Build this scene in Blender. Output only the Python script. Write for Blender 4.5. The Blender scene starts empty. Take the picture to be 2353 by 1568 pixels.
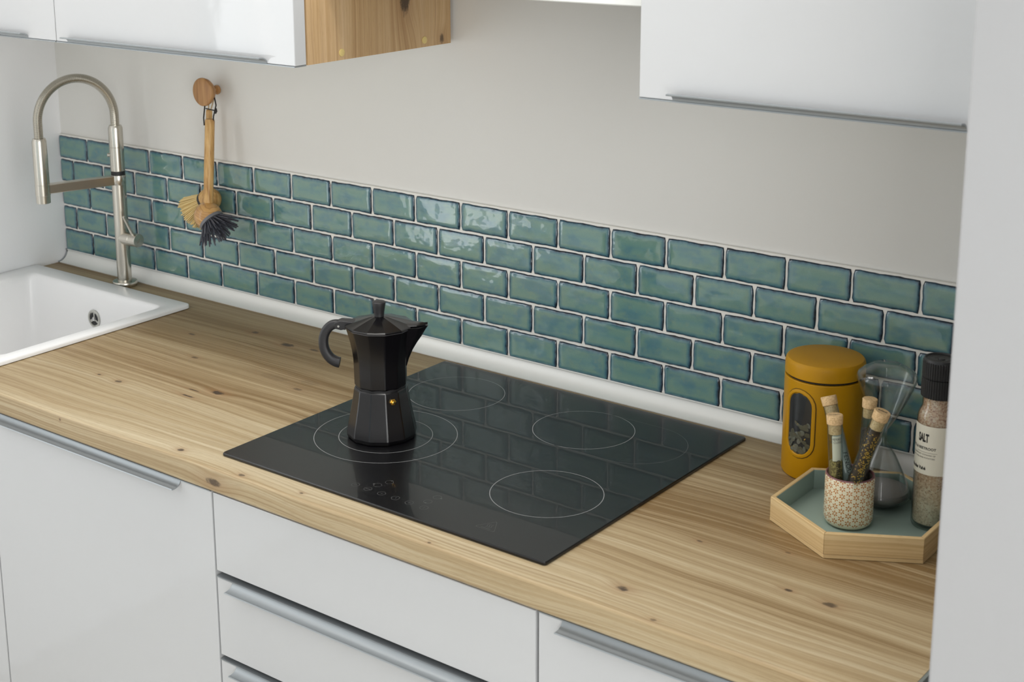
import bpy, math, random
from mathutils import Vector, Matrix
random.seed(7)
sc = bpy.context.scene
C = sc.collection
PI = math.pi

# ------------------------------------------------------------------ camera
yaw, pit, rol = -0.6753, -0.2348, -0.0097
f = Vector((math.sin(yaw) * math.cos(pit), math.cos(yaw) * math.cos(pit), math.sin(pit)))
r = Vector((math.cos(yaw), -math.sin(yaw), 0))
u = r.cross(f)
r2 = r * math.cos(rol) + u * math.sin(rol)
u2 = -r * math.sin(rol) + u * math.cos(rol)
cd = bpy.data.cameras.new('camera')
cam = bpy.data.objects.new('camera', cd)
C.objects.link(cam)
M = Matrix((r2, u2, -f)).transposed().to_4x4()
M.translation = Vector((2.7004, -1.9613, 0.8590))
cam.matrix_world = M
cd.sensor_width = 36
cd.lens = 36 * 3431.9 / 2353
cd.shift_x = 114.25 / 2353
cd.shift_y = -284.6 / 2353
cd.clip_start = 0.05
cd.dof.use_dof = True
cd.dof.focus_distance = 2.4
cd.dof.aperture_fstop = 10
sc.camera = cam

# ------------------------------------------------------------------ light and exposure
sc.view_settings.view_transform = 'Standard'
sc.view_settings.look = 'None'
sc.view_settings.gamma = 1
sc.view_settings.use_curve_mapping = False
sc.view_settings.exposure = -0.06
w = bpy.data.worlds.new('world')
sc.world = w
w.use_nodes = True
w.node_tree.nodes['Background'].inputs[0].default_value = (0.86, 0.93, 1.0, 1)
w.node_tree.nodes['Background'].inputs[1].default_value = 1.0


def area(name, loc, rot, sx, sy, power, col=(1, 1, 1)):
    l = bpy.data.lights.new(name, 'AREA')
    l.shape = 'RECTANGLE'
    l.size, l.size_y, l.energy, l.color = sx, sy, power, col
    o = bpy.data.objects.new(name, l)
    o.location, o.rotation_euler = loc, rot
    C.objects.link(o)
    return o


# daylight entering through the side window, the front window, plus top light from an added lamp
area('side_window_light', (0.06, -1.40, 0.55), (0, -PI / 2, 0), 1.56, 0.46, 6.5, (0.95, 0.98, 1.0))
area('front_window_light', (1.5, -4.1, 0.45), (PI / 2, 0, 0), 2.3, 1.9, 0.8, (1.0, 0.99, 0.97))
area('right_window_light', (3.26, -2.15, 0.45), (0, PI / 2, 0), 1.7, 1.5, 37, (1.0, 0.985, 0.96))
area('added_top_lamp_light', (1.2, -0.72, 1.90), (0, 0, 0), 2.3, 0.40, 25, (1.0, 0.975, 0.94))

sc.cycles.max_bounces = 12
sc.cycles.transparent_max_bounces = 16
sc.cycles.transmission_bounces = 12
sc.cycles.diffuse_bounces = 5
sc.cycles.caustics_reflective = False
sc.cycles.caustics_refractive = False


# ------------------------------------------------------------------ node expressions
class V:
    def __init__(s, nt, sock): s.nt, s.s = nt, sock

    def _m(s, op, *a):
        n = s.nt.nodes.new('ShaderNodeMath')
        n.operation = op
        for i, x in enumerate((s,) + a):
            if isinstance(x, V): s.nt.links.new(x.s, n.inputs[i])
            else: n.inputs[i].default_value = x
        return V(s.nt, n.outputs[0])

    def __add__(s, o): return s._m('ADD', o)
    def __radd__(s, o): return s._m('ADD', o)
    def __sub__(s, o): return s._m('SUBTRACT', o)
    def __rsub__(s, o): return (s * -1) + o
    def __mul__(s, o): return s._m('MULTIPLY', o)
    def __rmul__(s, o): return s._m('MULTIPLY', o)
    def __truediv__(s, o): return s._m('DIVIDE', o)
    def pw(s, o): return s._m('POWER', o)
    def sq(s): return s._m('MULTIPLY', s)
    def fl(s): return s._m('FLOOR')
    def fr(s): return s._m('FRACT')
    def ab(s): return s._m('ABSOLUTE')
    def sin(s): return s._m('SINE')
    def exp(s): return s._m('EXPONENT')
    def sqrt(s): return s._m('SQRT')
    def mn(s, o): return s._m('MINIMUM', o)
    def mx(s, o): return s._m('MAXIMUM', o)
    def lt(s, o): return s._m('LESS_THAN', o)
    def gt(s, o): return s._m('GREATER_THAN', o)
    def atan2(s, o): return s._m('ARCTAN2', o)

    def ss(s, a, b, lo=0.0, hi=1.0):
        n = s.nt.nodes.new('ShaderNodeMapRange')
        n.interpolation_type = 'SMOOTHSTEP'
        s.nt.links.new(s.s, n.inputs[0])
        n.inputs[1].default_value, n.inputs[2].default_value = a, b
        n.inputs[3].default_value, n.inputs[4].default_value = lo, hi
        return V(s.nt, n.outputs[0])


class Mat:
    def __init__(s, name, rough=0.5, metal=0.0, col=(0.8, 0.8, 0.8), coat=0.0, spec=0.5):
        s.m = bpy.data.materials.new(name)
        s.m.use_nodes = True
        s.nt = s.m.node_tree
        s.b = s.nt.nodes['Principled BSDF']
        s.b.inputs['Roughness'].default_value = rough
        s.b.inputs['Metallic'].default_value = metal
        s.b.inputs['Base Color'].default_value = (*col, 1)
        s.b.inputs['Coat Weight'].default_value = coat
        s.b.inputs['Coat Roughness'].default_value = 0.03
        s.b.inputs['Specular IOR Level'].default_value = spec

    def xyz(s, which='Object'):
        t = s.nt.nodes.new('ShaderNodeTexCoord')
        p = s.nt.nodes.new('ShaderNodeSeparateXYZ')
        s.nt.links.new(t.outputs[which], p.inputs[0])
        return [V(s.nt, p.outputs[i]) for i in range(3)]

    def rnd(s):
        return V(s.nt, s.nt.nodes.new('ShaderNodeObjectInfo').outputs['Random'])

    def attr(s, name):
        n = s.nt.nodes.new('ShaderNodeAttribute')
        n.attribute_name = name
        return V(s.nt, n.outputs['Fac'])

    def vec(s, *a):
        n = s.nt.nodes.new('ShaderNodeCombineXYZ')
        for i, x in enumerate(a):
            if isinstance(x, V): s.nt.links.new(x.s, n.inputs[i])
            else: n.inputs[i].default_value = x
        return V(s.nt, n.outputs[0])

    def noise(s, v, scale=1.0, detail=2.0, rough=0.5, dist=0.0):
        n = s.nt.nodes.new('ShaderNodeTexNoise')
        s.nt.links.new(v.s, n.inputs['Vector'])
        n.inputs['Scale'].default_value = scale
        n.inputs['Detail'].default_value = detail
        n.inputs['Roughness'].default_value = rough
        n.inputs['Distortion'].default_value = dist
        return V(s.nt, n.outputs[0])

    def voro(s, v, scale=1.0, out='Distance'):
        n = s.nt.nodes.new('ShaderNodeTexVoronoi')
        s.nt.links.new(v.s, n.inputs['Vector'])
        n.inputs['Scale'].default_value = scale
        return V(s.nt, n.outputs[out])

    def ramp(s, v, stops, interp='LINEAR'):
        n = s.nt.nodes.new('ShaderNodeValToRGB')
        n.color_ramp.interpolation = interp
        e = n.color_ramp.elements
        while len(e) < len(stops): e.new(0.5)
        for k, (p, c) in enumerate(stops):
            e[k].position = p
            e[k].color = (*c, 1)
        s.nt.links.new(v.s, n.inputs[0])
        return V(s.nt, n.outputs[0])

    def mix(s, fac, a, b, mode='MIX'):
        n = s.nt.nodes.new('ShaderNodeMix')
        n.data_type = 'RGBA'
        n.blend_type = mode
        for k, x in ((0, fac), (6, a), (7, b)):
            if isinstance(x, V): s.nt.links.new(x.s, n.inputs[k])
            else: n.inputs[k].default_value = x if k == 0 else (*x, 1)
        return V(s.nt, n.outputs[2])

    def set(s, name, v): s.nt.links.new(v.s, s.b.inputs[name])

    def bump(s, v, strength, dist=1.0):
        n = s.nt.nodes.new('ShaderNodeBump')
        n.inputs['Strength'].default_value = strength
        n.inputs['Distance'].default_value = dist
        s.nt.links.new(v.s, n.inputs['Height'])
        s.nt.links.new(n.outputs[0], s.b.inputs['Normal'])
        return n


def rgb(*c):
    return tuple((x / 255 / 12.92) if x / 255 <= 0.04045 else ((x / 255 + 0.055) / 1.055) ** 2.4 for x in c)


def plain(name, c, rough=0.5, metal=0.0, **k):
    m = Mat(name, rough, metal, c, **k)
    x = m.xyz()
    n = m.noise(m.vec(*x), 60, 3)
    m.set('Roughness', n * 0.02 + (rough - 0.01))
    return m.m


# knots: u, v, size, warp, darkness, stretch
TOP_KNOTS = [(0.733, -0.447, .0045, .016, .75, 1.5), (0.678, -0.444, .0025, .008, .9, 1.6), (0.911, -0.383, .0065, .022, 1.0, 1.9),
             (0.881, -0.423, .0022, .006, 1.0, 7.0), (0.868, -0.398, .0015, .0, 1.0, 9.0), (0.823, -0.133, .007, .016, .95, 2.0),
             (0.722, -0.116, .005, .013, .8, 1.8), (0.885, -0.125, .0045, .012, .7, 2.4), (0.634, -0.195, .0035, .006, .75, 2.4),
             (0.742, -0.283, .0035, .005, .7, 2.2), (1.052, -0.586, .0042, .016, .9, 1.4), (1.145, -0.627, .0055, .020, .9, 2.6),
             (1.195, -0.596, .0035, .010, .8, 1.6), (1.308, -0.589, .002, .006, .9, 1.5), (1.8156, -0.5538, .0048, .020, .95, 1.6),
             (1.885, -0.597, .0028, .006, .7, 1.4), (1.976, -0.436, .0028, .012, .95, 1.8), (2.032, -0.4395, .0052, .018, .85, 1.7),
             (1.8245, -0.384, .0022, .005, .7, 2.0), (1.005, -0.290, .004, .006, .6, 2.2), (1.93, -0.345, .002, .004, .6, 2.0),
             (2.082, -0.614, .0022, .004, .8, 1.2), (0.784, -0.614, .002, .004, .8, 0.8), (1.0, -0.255, .010, .004, .18, 2.0),
             (0.93, -0.270, .012, .004, .16, 2.4), (1.55, -0.60, .002, .004, .8, 1.5)]
SIDE_KNOTS = [(0.640, -0.118, .011, .05, .95, 2.0), (0.568, -0.025, .005, .02, .8, 1.6), (0.69, -0.20, .002, .006, .5, 2.0), (0.66, -0.235, .002, .005, .5, 2)]


def wood(name, coords, knots, light, mid, dark, rough=0.42, fine=1.0, specks=True, band=False):
    m = Mat(name, rough, col=mid, spec=0.28)
    x, y, z = m.xyz()
    U, W = coords(x, y, z)
    n1 = m.noise(m.vec(U * 1.6, W * 6, 3.1), 1, 2)
    n2 = m.noise(m.vec(U * 7, W * 22, 1.7), 1, 2)
    w2 = W + (n1 - 0.5) * 0.05 + (n2 - 0.5) * 0.006
    kd = None
    halo = None
    wob = (m.noise(m.vec(U * 120, W * 160, 9.0), 1, 3, 0.6) - 0.5) * 2.6
    for (ku, kv, s, a, d, st) in knots:
        du = (U - ku) / (s * st)
        dv = (W - kv) / s
        q = du.sq() + dv.sq()
        e = (q * -0.10).exp()
        w2 = w2 + e * (a * 0.42)
        if kd is None: kd, halo = (q + wob).ss(1.7, 0.2) * d, (q * -0.16).exp() * d
        else:
            kd = kd.mx((q + wob).ss(1.7, 0.2) * d)
            halo = halo.mx((q * -0.16).exp() * d)
    broad = m.noise(m.vec(U * 0.7, w2 * 13, 0.3), 1, 2)
    med = m.noise(m.vec(U * 1.1, w2 * 75, 5.3), 1, 4, 0.6)
    lines = m.noise(m.vec(U * 0.9, w2 * 230, 2.2), 1, 2)
    rings = ((w2 * 330 + broad * 9).sin() * 0.5 + 0.5).pw(3.0)
    pores = m.noise(m.vec(U * 45, W * 1300, 4.4), 1, 2, 0.6)
    fib = m.noise(m.vec(U * 2.5, w2 * 420, 6.6), 1, 3, 0.6)
    tone = broad * 0.36 + med * 0.38 + fib * 0.28
    if band: tone = tone - w2.ss(-0.435, -0.36) * 0.11 * (1 + (n1 - 0.5))  # darker rear strip: board tone plus painted-in shade of the wall cabinets
    col = m.ramp(tone, [(0.34, dark), (0.50, mid), (0.66, light)])
    col = m.mix(lines.ss(0.55, 0.70) * 0.42 * fine, col, dark)
    col = m.mix(rings * broad.ss(0.35, 0.6) * 0.14, col, dark)
    col = m.mix(pores.ss(0.55, 0.72) * 0.34 * fine, col, dark)
    if knots:
        col = m.mix(halo * 0.42, col, rgb(140, 100, 66))
        col = m.mix(kd * 0.92, col, rgb(62, 52, 44))
    if specks:
        vv = m.vec(U * 9, W * 26, 0.5)
        dd = m.voro(vv, 1.0)
        cc = m.noise(m.vec(U * 4, W * 9, 7.7), 1, 1)
        col = m.mix(dd.ss(0.058, 0.03) * cc.gt(0.56) * 0.6, col, rgb(84, 62, 46))
    m.set('Base Color', col)
    m.set('Roughness', med * 0.14 + (rough - 0.06))
    m.bump(lines * 0.6 + pores * 0.5, 0.12, 0.0006)
    return m.m


OAK = (rgb(199, 185, 156), rgb(170, 150, 116), rgb(126, 101, 66))
MAT = {}
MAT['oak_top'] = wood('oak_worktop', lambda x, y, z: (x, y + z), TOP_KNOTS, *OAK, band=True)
MAT['oak_side'] = wood('oak_side_panel', lambda x, y, z: (z, y), SIDE_KNOTS, rgb(216, 186, 146), rgb(196, 162, 118), rgb(152, 114, 74), specks=False)
MAT['tray_wood'] = wood('pale_tray_wood', lambda x, y, z: (x * 0.8 + y * 0.6, z * 0.8), [], rgb(228, 205, 160), rgb(212, 184, 136), rgb(178, 142, 94), specks=False)


def small_wood(name, a, b, c, k=1.0):
    m = Mat(name, 0.4, col=b)
    x, y, z = m.xyz()
    n = m.noise(m.vec(x * 160 * k, y * 160 * k, z * 14 * k), 1, 3, 0.6)
    m.set('Base Color', m.ramp(n, [(0.32, c), (0.5, b), (0.68, a)]))
    return m.m


MAT['hook_wood'] = small_wood('hook_wood', rgb(186, 142, 92), rgb(172, 126, 78), rgb(146, 102, 60), 0.6)
MAT['bamboo'] = small_wood('bamboo', rgb(222, 182, 122), rgb(203, 160, 98), rgb(168, 122, 66))
# banded laminated bamboo ball
m = Mat('bamboo_banded', 0.28, coat=0.5)
x, y, z = m.xyz()
t = (x * 0.35 + z * 0.94) * 190 + m.noise(m.vec(x, y, z), 60, 2) * 1.4
band = (t.fr() - 0.5).ab().ss(0.30, 0.5)
tone = m.noise(m.vec(t.fl() * 3.3, 0.0, 0.0), 1, 0)
col = m.ramp(tone, [(0.3, rgb(178, 128, 68)), (0.7, rgb(212, 166, 102))])
m.set('Base Color', m.mix(band * 0.5, col, rgb(140, 92, 44)))
MAT['bamboo_banded'] = m.m


def cork_mat():
    m = Mat('cork', 0.8)
    x, y, z = m.xyz()
    n = m.noise(m.vec(x, y, z), 420, 4, 0.65)
    v = m.voro(m.vec(x, y, z), 260)
    col = m.ramp(n, [(0.35, rgb(196, 160, 112)), (0.6, rgb(226, 194, 146))])
    m.set('Base Color', m.mix(v.ss(0.16, 0.08) * 0.6, col, rgb(120, 84, 50)))
    return m.m


MAT['cork'] = cork_mat()

# painted plaster
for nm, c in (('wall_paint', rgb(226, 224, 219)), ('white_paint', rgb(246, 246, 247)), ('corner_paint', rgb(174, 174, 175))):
    m = Mat(nm, 0.62, col=c)
    x, y, z = m.xyz()
    n = m.noise(m.vec(x, y, z), 150, 4, 0.55)
    n2 = m.noise(m.vec(x, y, z), 22, 2, 0.5)
    m.bump(n * 0.5 + n2, 0.22, 0.0016)
    MAT[nm] = m.m

# glossy lacquer fronts with a faint ripple
m = Mat('white_gloss', 0.07, col=rgb(199, 200, 201), spec=0.5)
x, y, z = m.xyz()
n = m.noise(m.vec(x, y, z), 9, 2, 0.5)
n2 = m.noise(m.vec(x, y, z), 70, 2, 0.5)
m.bump(n + n2 * 0.05, 0.10, 0.01)
MAT['white_gloss'] = m.m
MAT['carcass'] = plain('carcass_white', rgb(225, 226, 224), 0.45)
MAT['cabinet_edge'] = plain('cabinet_edge_white', rgb(236, 236, 240), 0.25)
MAT['plinth'] = plain('plinth_grey', rgb(190, 190, 190), 0.5)
MAT['aluminium'] = plain('brushed_aluminium', rgb(158, 163, 166), 0.46, 0.6)
MAT['aluminium_white'] = plain('satin_aluminium_trim', rgb(236, 236, 232), 0.42, 0.15)
MAT['black_gap'] = plain('black_shadow_gap', rgb(24, 24, 26), 0.6)
MAT['sink'] = plain('white_composite', rgb(242, 242, 242), 0.28)
MAT['grout'] = plain('white_grout', rgb(240, 237, 230), 0.85)
MAT['edge_strip'] = plain('grey_edge_strip', rgb(140, 146, 142), 0.4, 0.4)
MAT['yellow_cap'] = plain('yellow_cover_cap', rgb(222, 198, 128), 0.35)

# floor
m = Mat('floor_planks', 0.4)
x, y, z = m.xyz()
n = m.noise(m.vec(x * 1.2, y * 9, 0.0), 1, 4, 0.6)
m.set('Base Color', m.ramp(n, [(0.3, rgb(180, 174, 164)), (0.7, rgb(200, 196, 188))]))
MAT['floor'] = m.m

# brushed steel
m = Mat('brushed_steel', 0.27, 1.0, rgb(200, 196, 186))
x, y, z = m.xyz()
n = m.noise(m.vec(x * 60, y * 60, z * 2600), 1, 3)
m.set('Roughness', n * 0.03 + 0.23)
m.b.inputs['Anisotropic'].default_value = 0.4
MAT['steel'] = m.m
MAT['steel_dark'] = plain('steel_fitting', rgb(190, 190, 184), 0.3, 0.9)
MAT['black_rubber'] = plain('black_rubber', rgb(30, 30, 32), 0.55)
MAT['chrome'] = plain('bright_chrome', rgb(215, 215, 215), 0.12, 1.0)

# hob
m = Mat('black_glass', 0.30, col=rgb(14, 14, 16), coat=1.0)
m.b.inputs['IOR'].default_value = 1.46
m.b.inputs['Coat IOR'].default_value = 1.115
m.b.inputs['Coat Roughness'].default_value = 0.0
MAT['hob_glass'] = m.m
MAT['hob_edge'] = plain('hob_edge', rgb(30, 30, 34), 0.25)
MAT['hob_print'] = plain('hob_grey_print', rgb(140, 140, 140), 0.4)
MAT['hob_print_faint'] = plain('hob_faint_print', rgb(92, 92, 92), 0.4)

# moka pot
MAT['moka'] = plain('black_satin_enamel', rgb(9, 8, 11), 0.22, 0.0, spec=0.5)
MAT['moka_edge'] = plain('worn_dark_edge', rgb(96, 96, 100), 0.3, 0.6)
MAT['moka_plastic'] = plain('black_matt_plastic', rgb(34, 33, 35), 0.46)
MAT['brass'] = plain('polished_brass', rgb(214, 172, 84), 0.18, 1.0)

# canister
MAT['mustard'] = plain('mustard_lacquer', rgb(190, 138, 6), 0.42, spec=0.3)
MAT['mustard_in'] = plain('mustard_shadow_line', rgb(30, 22, 6), 0.7)
MAT['window_dark'] = plain('dark_interior', rgb(26, 26, 28), 0.6)
MAT['chips'] = plain('dried_grey_slices', rgb(88, 86, 70), 0.4)
MAT['chip_gold'] = plain('golden_flakes', rgb(206, 160, 60), 0.4)


def glass(name, col=(1, 1, 1), rough=0.0, ior=1.45):
    m = Mat(name, rough, col=col)
    m.b.inputs['Transmission Weight'].default_value = 1.0
    m.b.inputs['IOR'].default_value = ior
    # thin tint, shadows let light through in the real way of clear glass
    return m.m


MAT['glass'] = glass('clear_glass', (0.93, 0.97, 0.95))


def thin_glass(name, tint=(0.94, 0.97, 0.96), edge=0.7):
    # a thin pane: straight-through transmission plus Fresnel reflection
    mm = bpy.data.materials.new(name)
    mm.use_nodes = True
    nt = mm.node_tree
    nt.nodes.clear()
    o = nt.nodes.new('ShaderNodeOutputMaterial')
    mx = nt.nodes.new('ShaderNodeMixShader')
    tr = nt.nodes.new('ShaderNodeBsdfTransparent')
    gl = nt.nodes.new('ShaderNodeBsdfGlossy')
    lw = nt.nodes.new('ShaderNodeLayerWeight')
    lw.inputs['Blend'].default_value = 0.5
    p5 = V(nt, lw.outputs['Facing']).pw(4.0) * 0.85 + 0.04
    gl.inputs['Roughness'].default_value = 0.02
    mc = nt.nodes.new('ShaderNodeMix')
    mc.data_type = 'RGBA'
    nt.links.new((V(nt, lw.outputs['Facing']).pw(3.0)).s, mc.inputs[0])
    mc.inputs[6].default_value = (*tint, 1)
    mc.inputs[7].default_value = (*[t * edge for t in tint], 1)
    nt.links.new(mc.outputs[2], tr.inputs[0])
    nt.links.new(p5.s, mx.inputs[0])
    nt.links.new(tr.outputs[0], mx.inputs[1])
    nt.links.new(gl.outputs[0], mx.inputs[2])
    nt.links.new(mx.outputs[0], o.inputs[0])
    return mm


MAT['thin_glass'] = thin_glass('thin_clear_glass')
MAT['blown_glass'] = thin_glass('blown_glass', (0.98, 0.99, 0.985), 0.72)
MAT['sage'] = plain('sage_green_paint', rgb(146, 164, 154), 0.45)
MAT['sand'] = plain('grey_sand', rgb(116, 112, 108), 0.9)
MAT['ink'] = plain('black_ink', rgb(28, 26, 24), 0.6)
MAT['ink_brown'] = plain('brown_ink', rgb(70, 58, 46), 0.6)
MAT['paper'] = plain('cream_paper', rgb(236, 230, 212), 0.6)
MAT['paper_grey'] = plain('translucent_grey_paper', rgb(176, 186, 180), 0.6)
MAT['cap_black'] = plain('black_ribbed_cap', rgb(30, 30, 30), 0.42)
MAT['cup_rim'] = plain('plum_rim_glaze', rgb(120, 76, 78), 0.3)
MAT['cup_in'] = plain('cup_inside_glaze', rgb(150, 140, 128), 0.35)
MAT['cord_black'] = plain('black_leather_cord', rgb(34, 28, 26), 0.6)
MAT['cord_tan'] = plain('jute_loop', rgb(190, 166, 126), 0.8)
MAT['bristle_grey'] = plain('grey_bristle', rgb(72, 74, 84), 0.45)
MAT['collar_grey'] = plain('grey_collar', rgb(112, 112, 116), 0.5)
MAT['collar_black'] = plain('black_collar', rgb(30, 28, 28), 0.45)
MAT['bristle_tan'] = plain('tan_fibre_bristle', rgb(226, 200, 140), 0.6)

# salt
m = Mat('pink_salt_mix', 0.6)
x, y, z = m.xyz()
n = m.noise(m.vec(x, y, z), 330, 4, 0.7)
n2 = m.noise(m.vec(x, y, z), 60, 2, 0.6)
t = n * 0.75 + n2 * 0.35 + z * -0.4
col = m.ramp(n * 0.7 + n2 * 0.3, [(0.38, rgb(132, 76, 50)), (0.47, rgb(206, 156, 124)), (0.64, rgb(238, 214, 188))])
col = m.mix(z.ss(0.10, 0.02) * 0.45, col, rgb(222, 214, 184))
v = m.voro(m.vec(x, y, z * 1.6), 210)
col = m.mix(v.ss(0.30, 0.2) * n2.ss(0.4, 0.6) * 0.7, col, rgb(128, 80, 50))
m.set('Base Color', col)
m.bump(n, 0.5, 0.002)
MAT['salt'] = m.m


def flakes(name, base, c1, c2, sc1=420, thr=0.5):
    m = Mat(name, 0.7)
    x, y, z = m.xyz()
    v = m.vec(x, y, z * 0.7)
    c = m.voro(v, sc1, 'Color')
    n = m.noise(v, sc1 * 1.3, 3)
    k = m.nt.nodes.new('ShaderNodeSeparateXYZ')
    m.nt.links.new(c.s, k.inputs[0])
    a = V(m.nt, k.outputs[0])
    col = m.mix(a.ss(thr, thr + 0.12), base, c1)
    col = m.mix(n.ss(0.55, 0.7) * 0.8, col, c2)
    m.set('Base Color', col)
    m.bump(n, 0.6, 0.002)
    return m.m


MAT['herb_green'] = flakes('dried_oregano', rgb(120, 104, 58), rgb(168, 150, 88), rgb(84, 66, 36))
MAT['herb_dark'] = flakes('dark_pepper_mix', rgb(44, 32, 26), rgb(58, 42, 34), rgb(30, 22, 20))
MAT['herb_seed'] = flakes('black_seeds', rgb(48, 42, 40), rgb(76, 68, 62), rgb(26, 24, 24), 600)

# glazed tile, colours follow the distance from the tile's own edge
m = Mat('teal_crackle_glaze', 0.05, coat=0.5, spec=0.6)
x, y, z = m.xyz()
e = m.attr('edge')
rn = m.rnd()
off = rn * 37.0
pv = m.vec(x + off, y, z + off)
nn = m.noise(pv, 70, 3, 0.55)
ng = m.noise(pv, 900, 2, 0.6)
blot = m.noise(m.vec(x * 26 + off, off, z * 44 + off), 1, 2, 0.5)
ee = e + (nn - 0.5) * 0.006
col = m.ramp(ee / 0.026, [(0.0, rgb(16, 28, 42)), (0.045, rgb(30, 54, 72)), (0.10, rgb(62, 100, 116)),
                          (0.20, rgb(92, 132, 136)), (0.36, rgb(118, 150, 136)), (0.7, rgb(112, 148, 138)), (1.0, rgb(100, 140, 140))])
col = m.mix(blot.ss(0.46, 0.68) * e.ss(0.004, 0.012) * 0.6, col, rgb(82, 124, 140))
col = m.mix(nn.ss(0.56, 0.72) * e.ss(0.006, 0.012) * 0.3, col, rgb(136, 156, 128))
col = m.mix(ng.ss(0.45, 0.7) * 0.12, col, rgb(70, 108, 118))
raw = e + (m.noise(pv, 420, 3, 0.6) - 0.5) * 0.0022
col = m.mix(raw.ss(0.0009, 0.0002) * 0.85, col, rgb(20, 20, 26))
m.set('Base Color', col)
wv = m.noise(m.vec(x + off, off, z * 1.3 + off), 27, 1.5, 0.5)
m.bump(wv + ng * 0.002, 0.30, 0.007)
MAT['tile'] = m.m

# flower print for the cup: hexagonal lattice of six-petal flowers
m = Mat('cream_flower_glaze', 0.22, coat=0.4)
x, y, z = m.xyz()
ang = y.atan2(x)
NC = 22
P = 2 * PI * 0.0315 / NC
Q = P * 1.1547
uu = ang * (NC / 2 / (2 * PI)) + 0.02
vv = (z - 0.0015) / Q


def cell(au, av):
    du = (au.fr() - 0.5) * (2 * P)
    dv = (av.fr() - 0.5) * Q
    return du, dv


d1 = cell(uu, vv)
d2 = cell(uu + 0.5, vv + 0.5)
q1 = d1[0].sq() + d1[1].sq()
q2 = d2[0].sq() + d2[1].sq()
sel = q1.lt(q2)
du = d1[0] * sel + d2[0] * (1 - sel)
dv = d1[1] * sel + d2[1] * (1 - sel)
rr = q1.mn(q2).sqrt() / (Q * 0.5)
th = du.atan2(dv)
sec = ((th * (6 / (2 * PI)) + 0.5).fr() - 0.5).ab()      # 0 on a petal axis
wd = sec * rr * 1.047
pr_ = (rr - 0.54) / 0.31
mask = (wd / 0.155).sq() + pr_.sq()
pet = mask.ss(1.15, 0.85)
col = m.mix(pet * z.gt(0.006), rgb(226, 216, 186), rgb(176, 104, 22))
m.set('Base Color', col)
MAT['flower'] = m.m


# ------------------------------------------------------------------ mesh helpers
class MB:
    def __init__(s): s.v, s.f = [], []

    def add(s, vs, fs):
        o = len(s.v)
        s.v += [tuple(a) for a in vs]
        s.f += [tuple(i + o for i in q) for q in fs]
        return s

    def box(s, a, b):
        (x0, y0, z0), (x1, y1, z1) = a, b
        return s.add([(x0, y0, z0), (x1, y0, z0), (x1, y1, z0), (x0, y1, z0), (x0, y0, z1), (x1, y0, z1), (x1, y1, z1), (x0, y1, z1)],
                     [(0, 3, 2, 1), (4, 5, 6, 7), (0, 1, 5, 4), (1, 2, 6, 5), (2, 3, 7, 6), (3, 0, 4, 7)])

    def rings(s, rs, closed=True, cap0=False, cap1=False, loop=False):
        n = len(rs[0])
        vs = [p for q in rs for p in q]
        fs = []
        R_ = len(rs)
        for i in range(R_ if loop else R_ - 1):
            i2 = (i + 1) % R_
            for j in range(n if closed else n - 1):
                k = (j + 1) % n
                fs.append((i * n + j, i * n + k, i2 * n + k, i2 * n + j))
        if cap0: fs.append(tuple(reversed(range(n))))
        if cap1: fs.append(tuple((R_ - 1) * n + j for j in range(n)))
        return s.add(vs, fs)

    def lathe(s, prof, n=48, c=(0, 0), cap0=True, cap1=True, phase=0.0, loop=False):
        rs = [[(c[0] + a * math.cos(2 * PI * j / n + phase), c[1] + a * math.sin(2 * PI * j / n + phase), z) for j in range(n)] for a, z in prof]
        return s.rings(rs, True, cap0, cap1, loop)

    def prism(s, prof, x0, x1):
        # profile in (y, z), extruded along x; wound counter-clockwise seen from +x
        return s.rings([[(x0, a, b) for a, b in prof], [(x1, a, b) for a, b in prof]], True, True, True)

    def tube(s, pts, rad, n=12, caps=True, flat=None):
        pts = [Vector(p) for p in pts]
        rs = []
        up = None
        for i, p in enumerate(pts):
            t = (pts[min(i + 1, len(pts) - 1)] - pts[max(i - 1, 0)]).normalized()
            if up is None:
                up = Vector((0, 0, 1)) if abs(t.z) < 0.9 else Vector((0, 1, 0))
            a = t.cross(up).normalized()
            b = a.cross(t).normalized()
            up = b
            q = rad[i] if isinstance(rad, (list, tuple)) else rad
            fl_ = flat or (1, 1)
            rs.append([p + a * (q * fl_[0] * math.cos(2 * PI * j / n)) + b * (q * fl_[1] * math.sin(2 * PI * j / n)) for j in range(n)])
        return s.rings(rs, True, caps, caps)


def obj(name, mb, mat, parent=None, smooth=30, bevel=0, seg=2, loc=None):
    me = bpy.data.meshes.new(name)
    me.from_pydata(mb.v, [], mb.f)
    me.validate()
    me.update()
    if smooth:
        me.polygons.foreach_set('use_smooth', [True] * len(me.polygons))
        me.set_sharp_from_angle(angle=math.radians(smooth))
    me.materials.append(MAT[mat] if isinstance(mat, str) else mat)
    o = bpy.data.objects.new(name, me)
    C.objects.link(o)
    if parent: o.parent = parent
    if loc: o.location = loc
    if bevel:
        b = o.modifiers.new('bevel', 'BEVEL')
        b.width, b.segments, b.limit_method = bevel, seg, 'ANGLE'
        b.angle_limit = math.radians(40)
        b.harden_normals = False
    return o


def tag(o, label, cat, group=None):
    o['label'] = label
    o['category'] = cat
    if group: o['group'] = group
    return o


def struct(o):
    o['kind'] = 'structure'
    return o


def thing(name, label, cat, loc=(0, 0, 0), group=None):
    o = bpy.data.objects.new(name, None)
    C.objects.link(o)
    o.location = loc
    o.empty_display_size = 0.05
    return tag(o, label, cat, group)


def part_label(o, label):
    o['label'] = label
    return o


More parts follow.
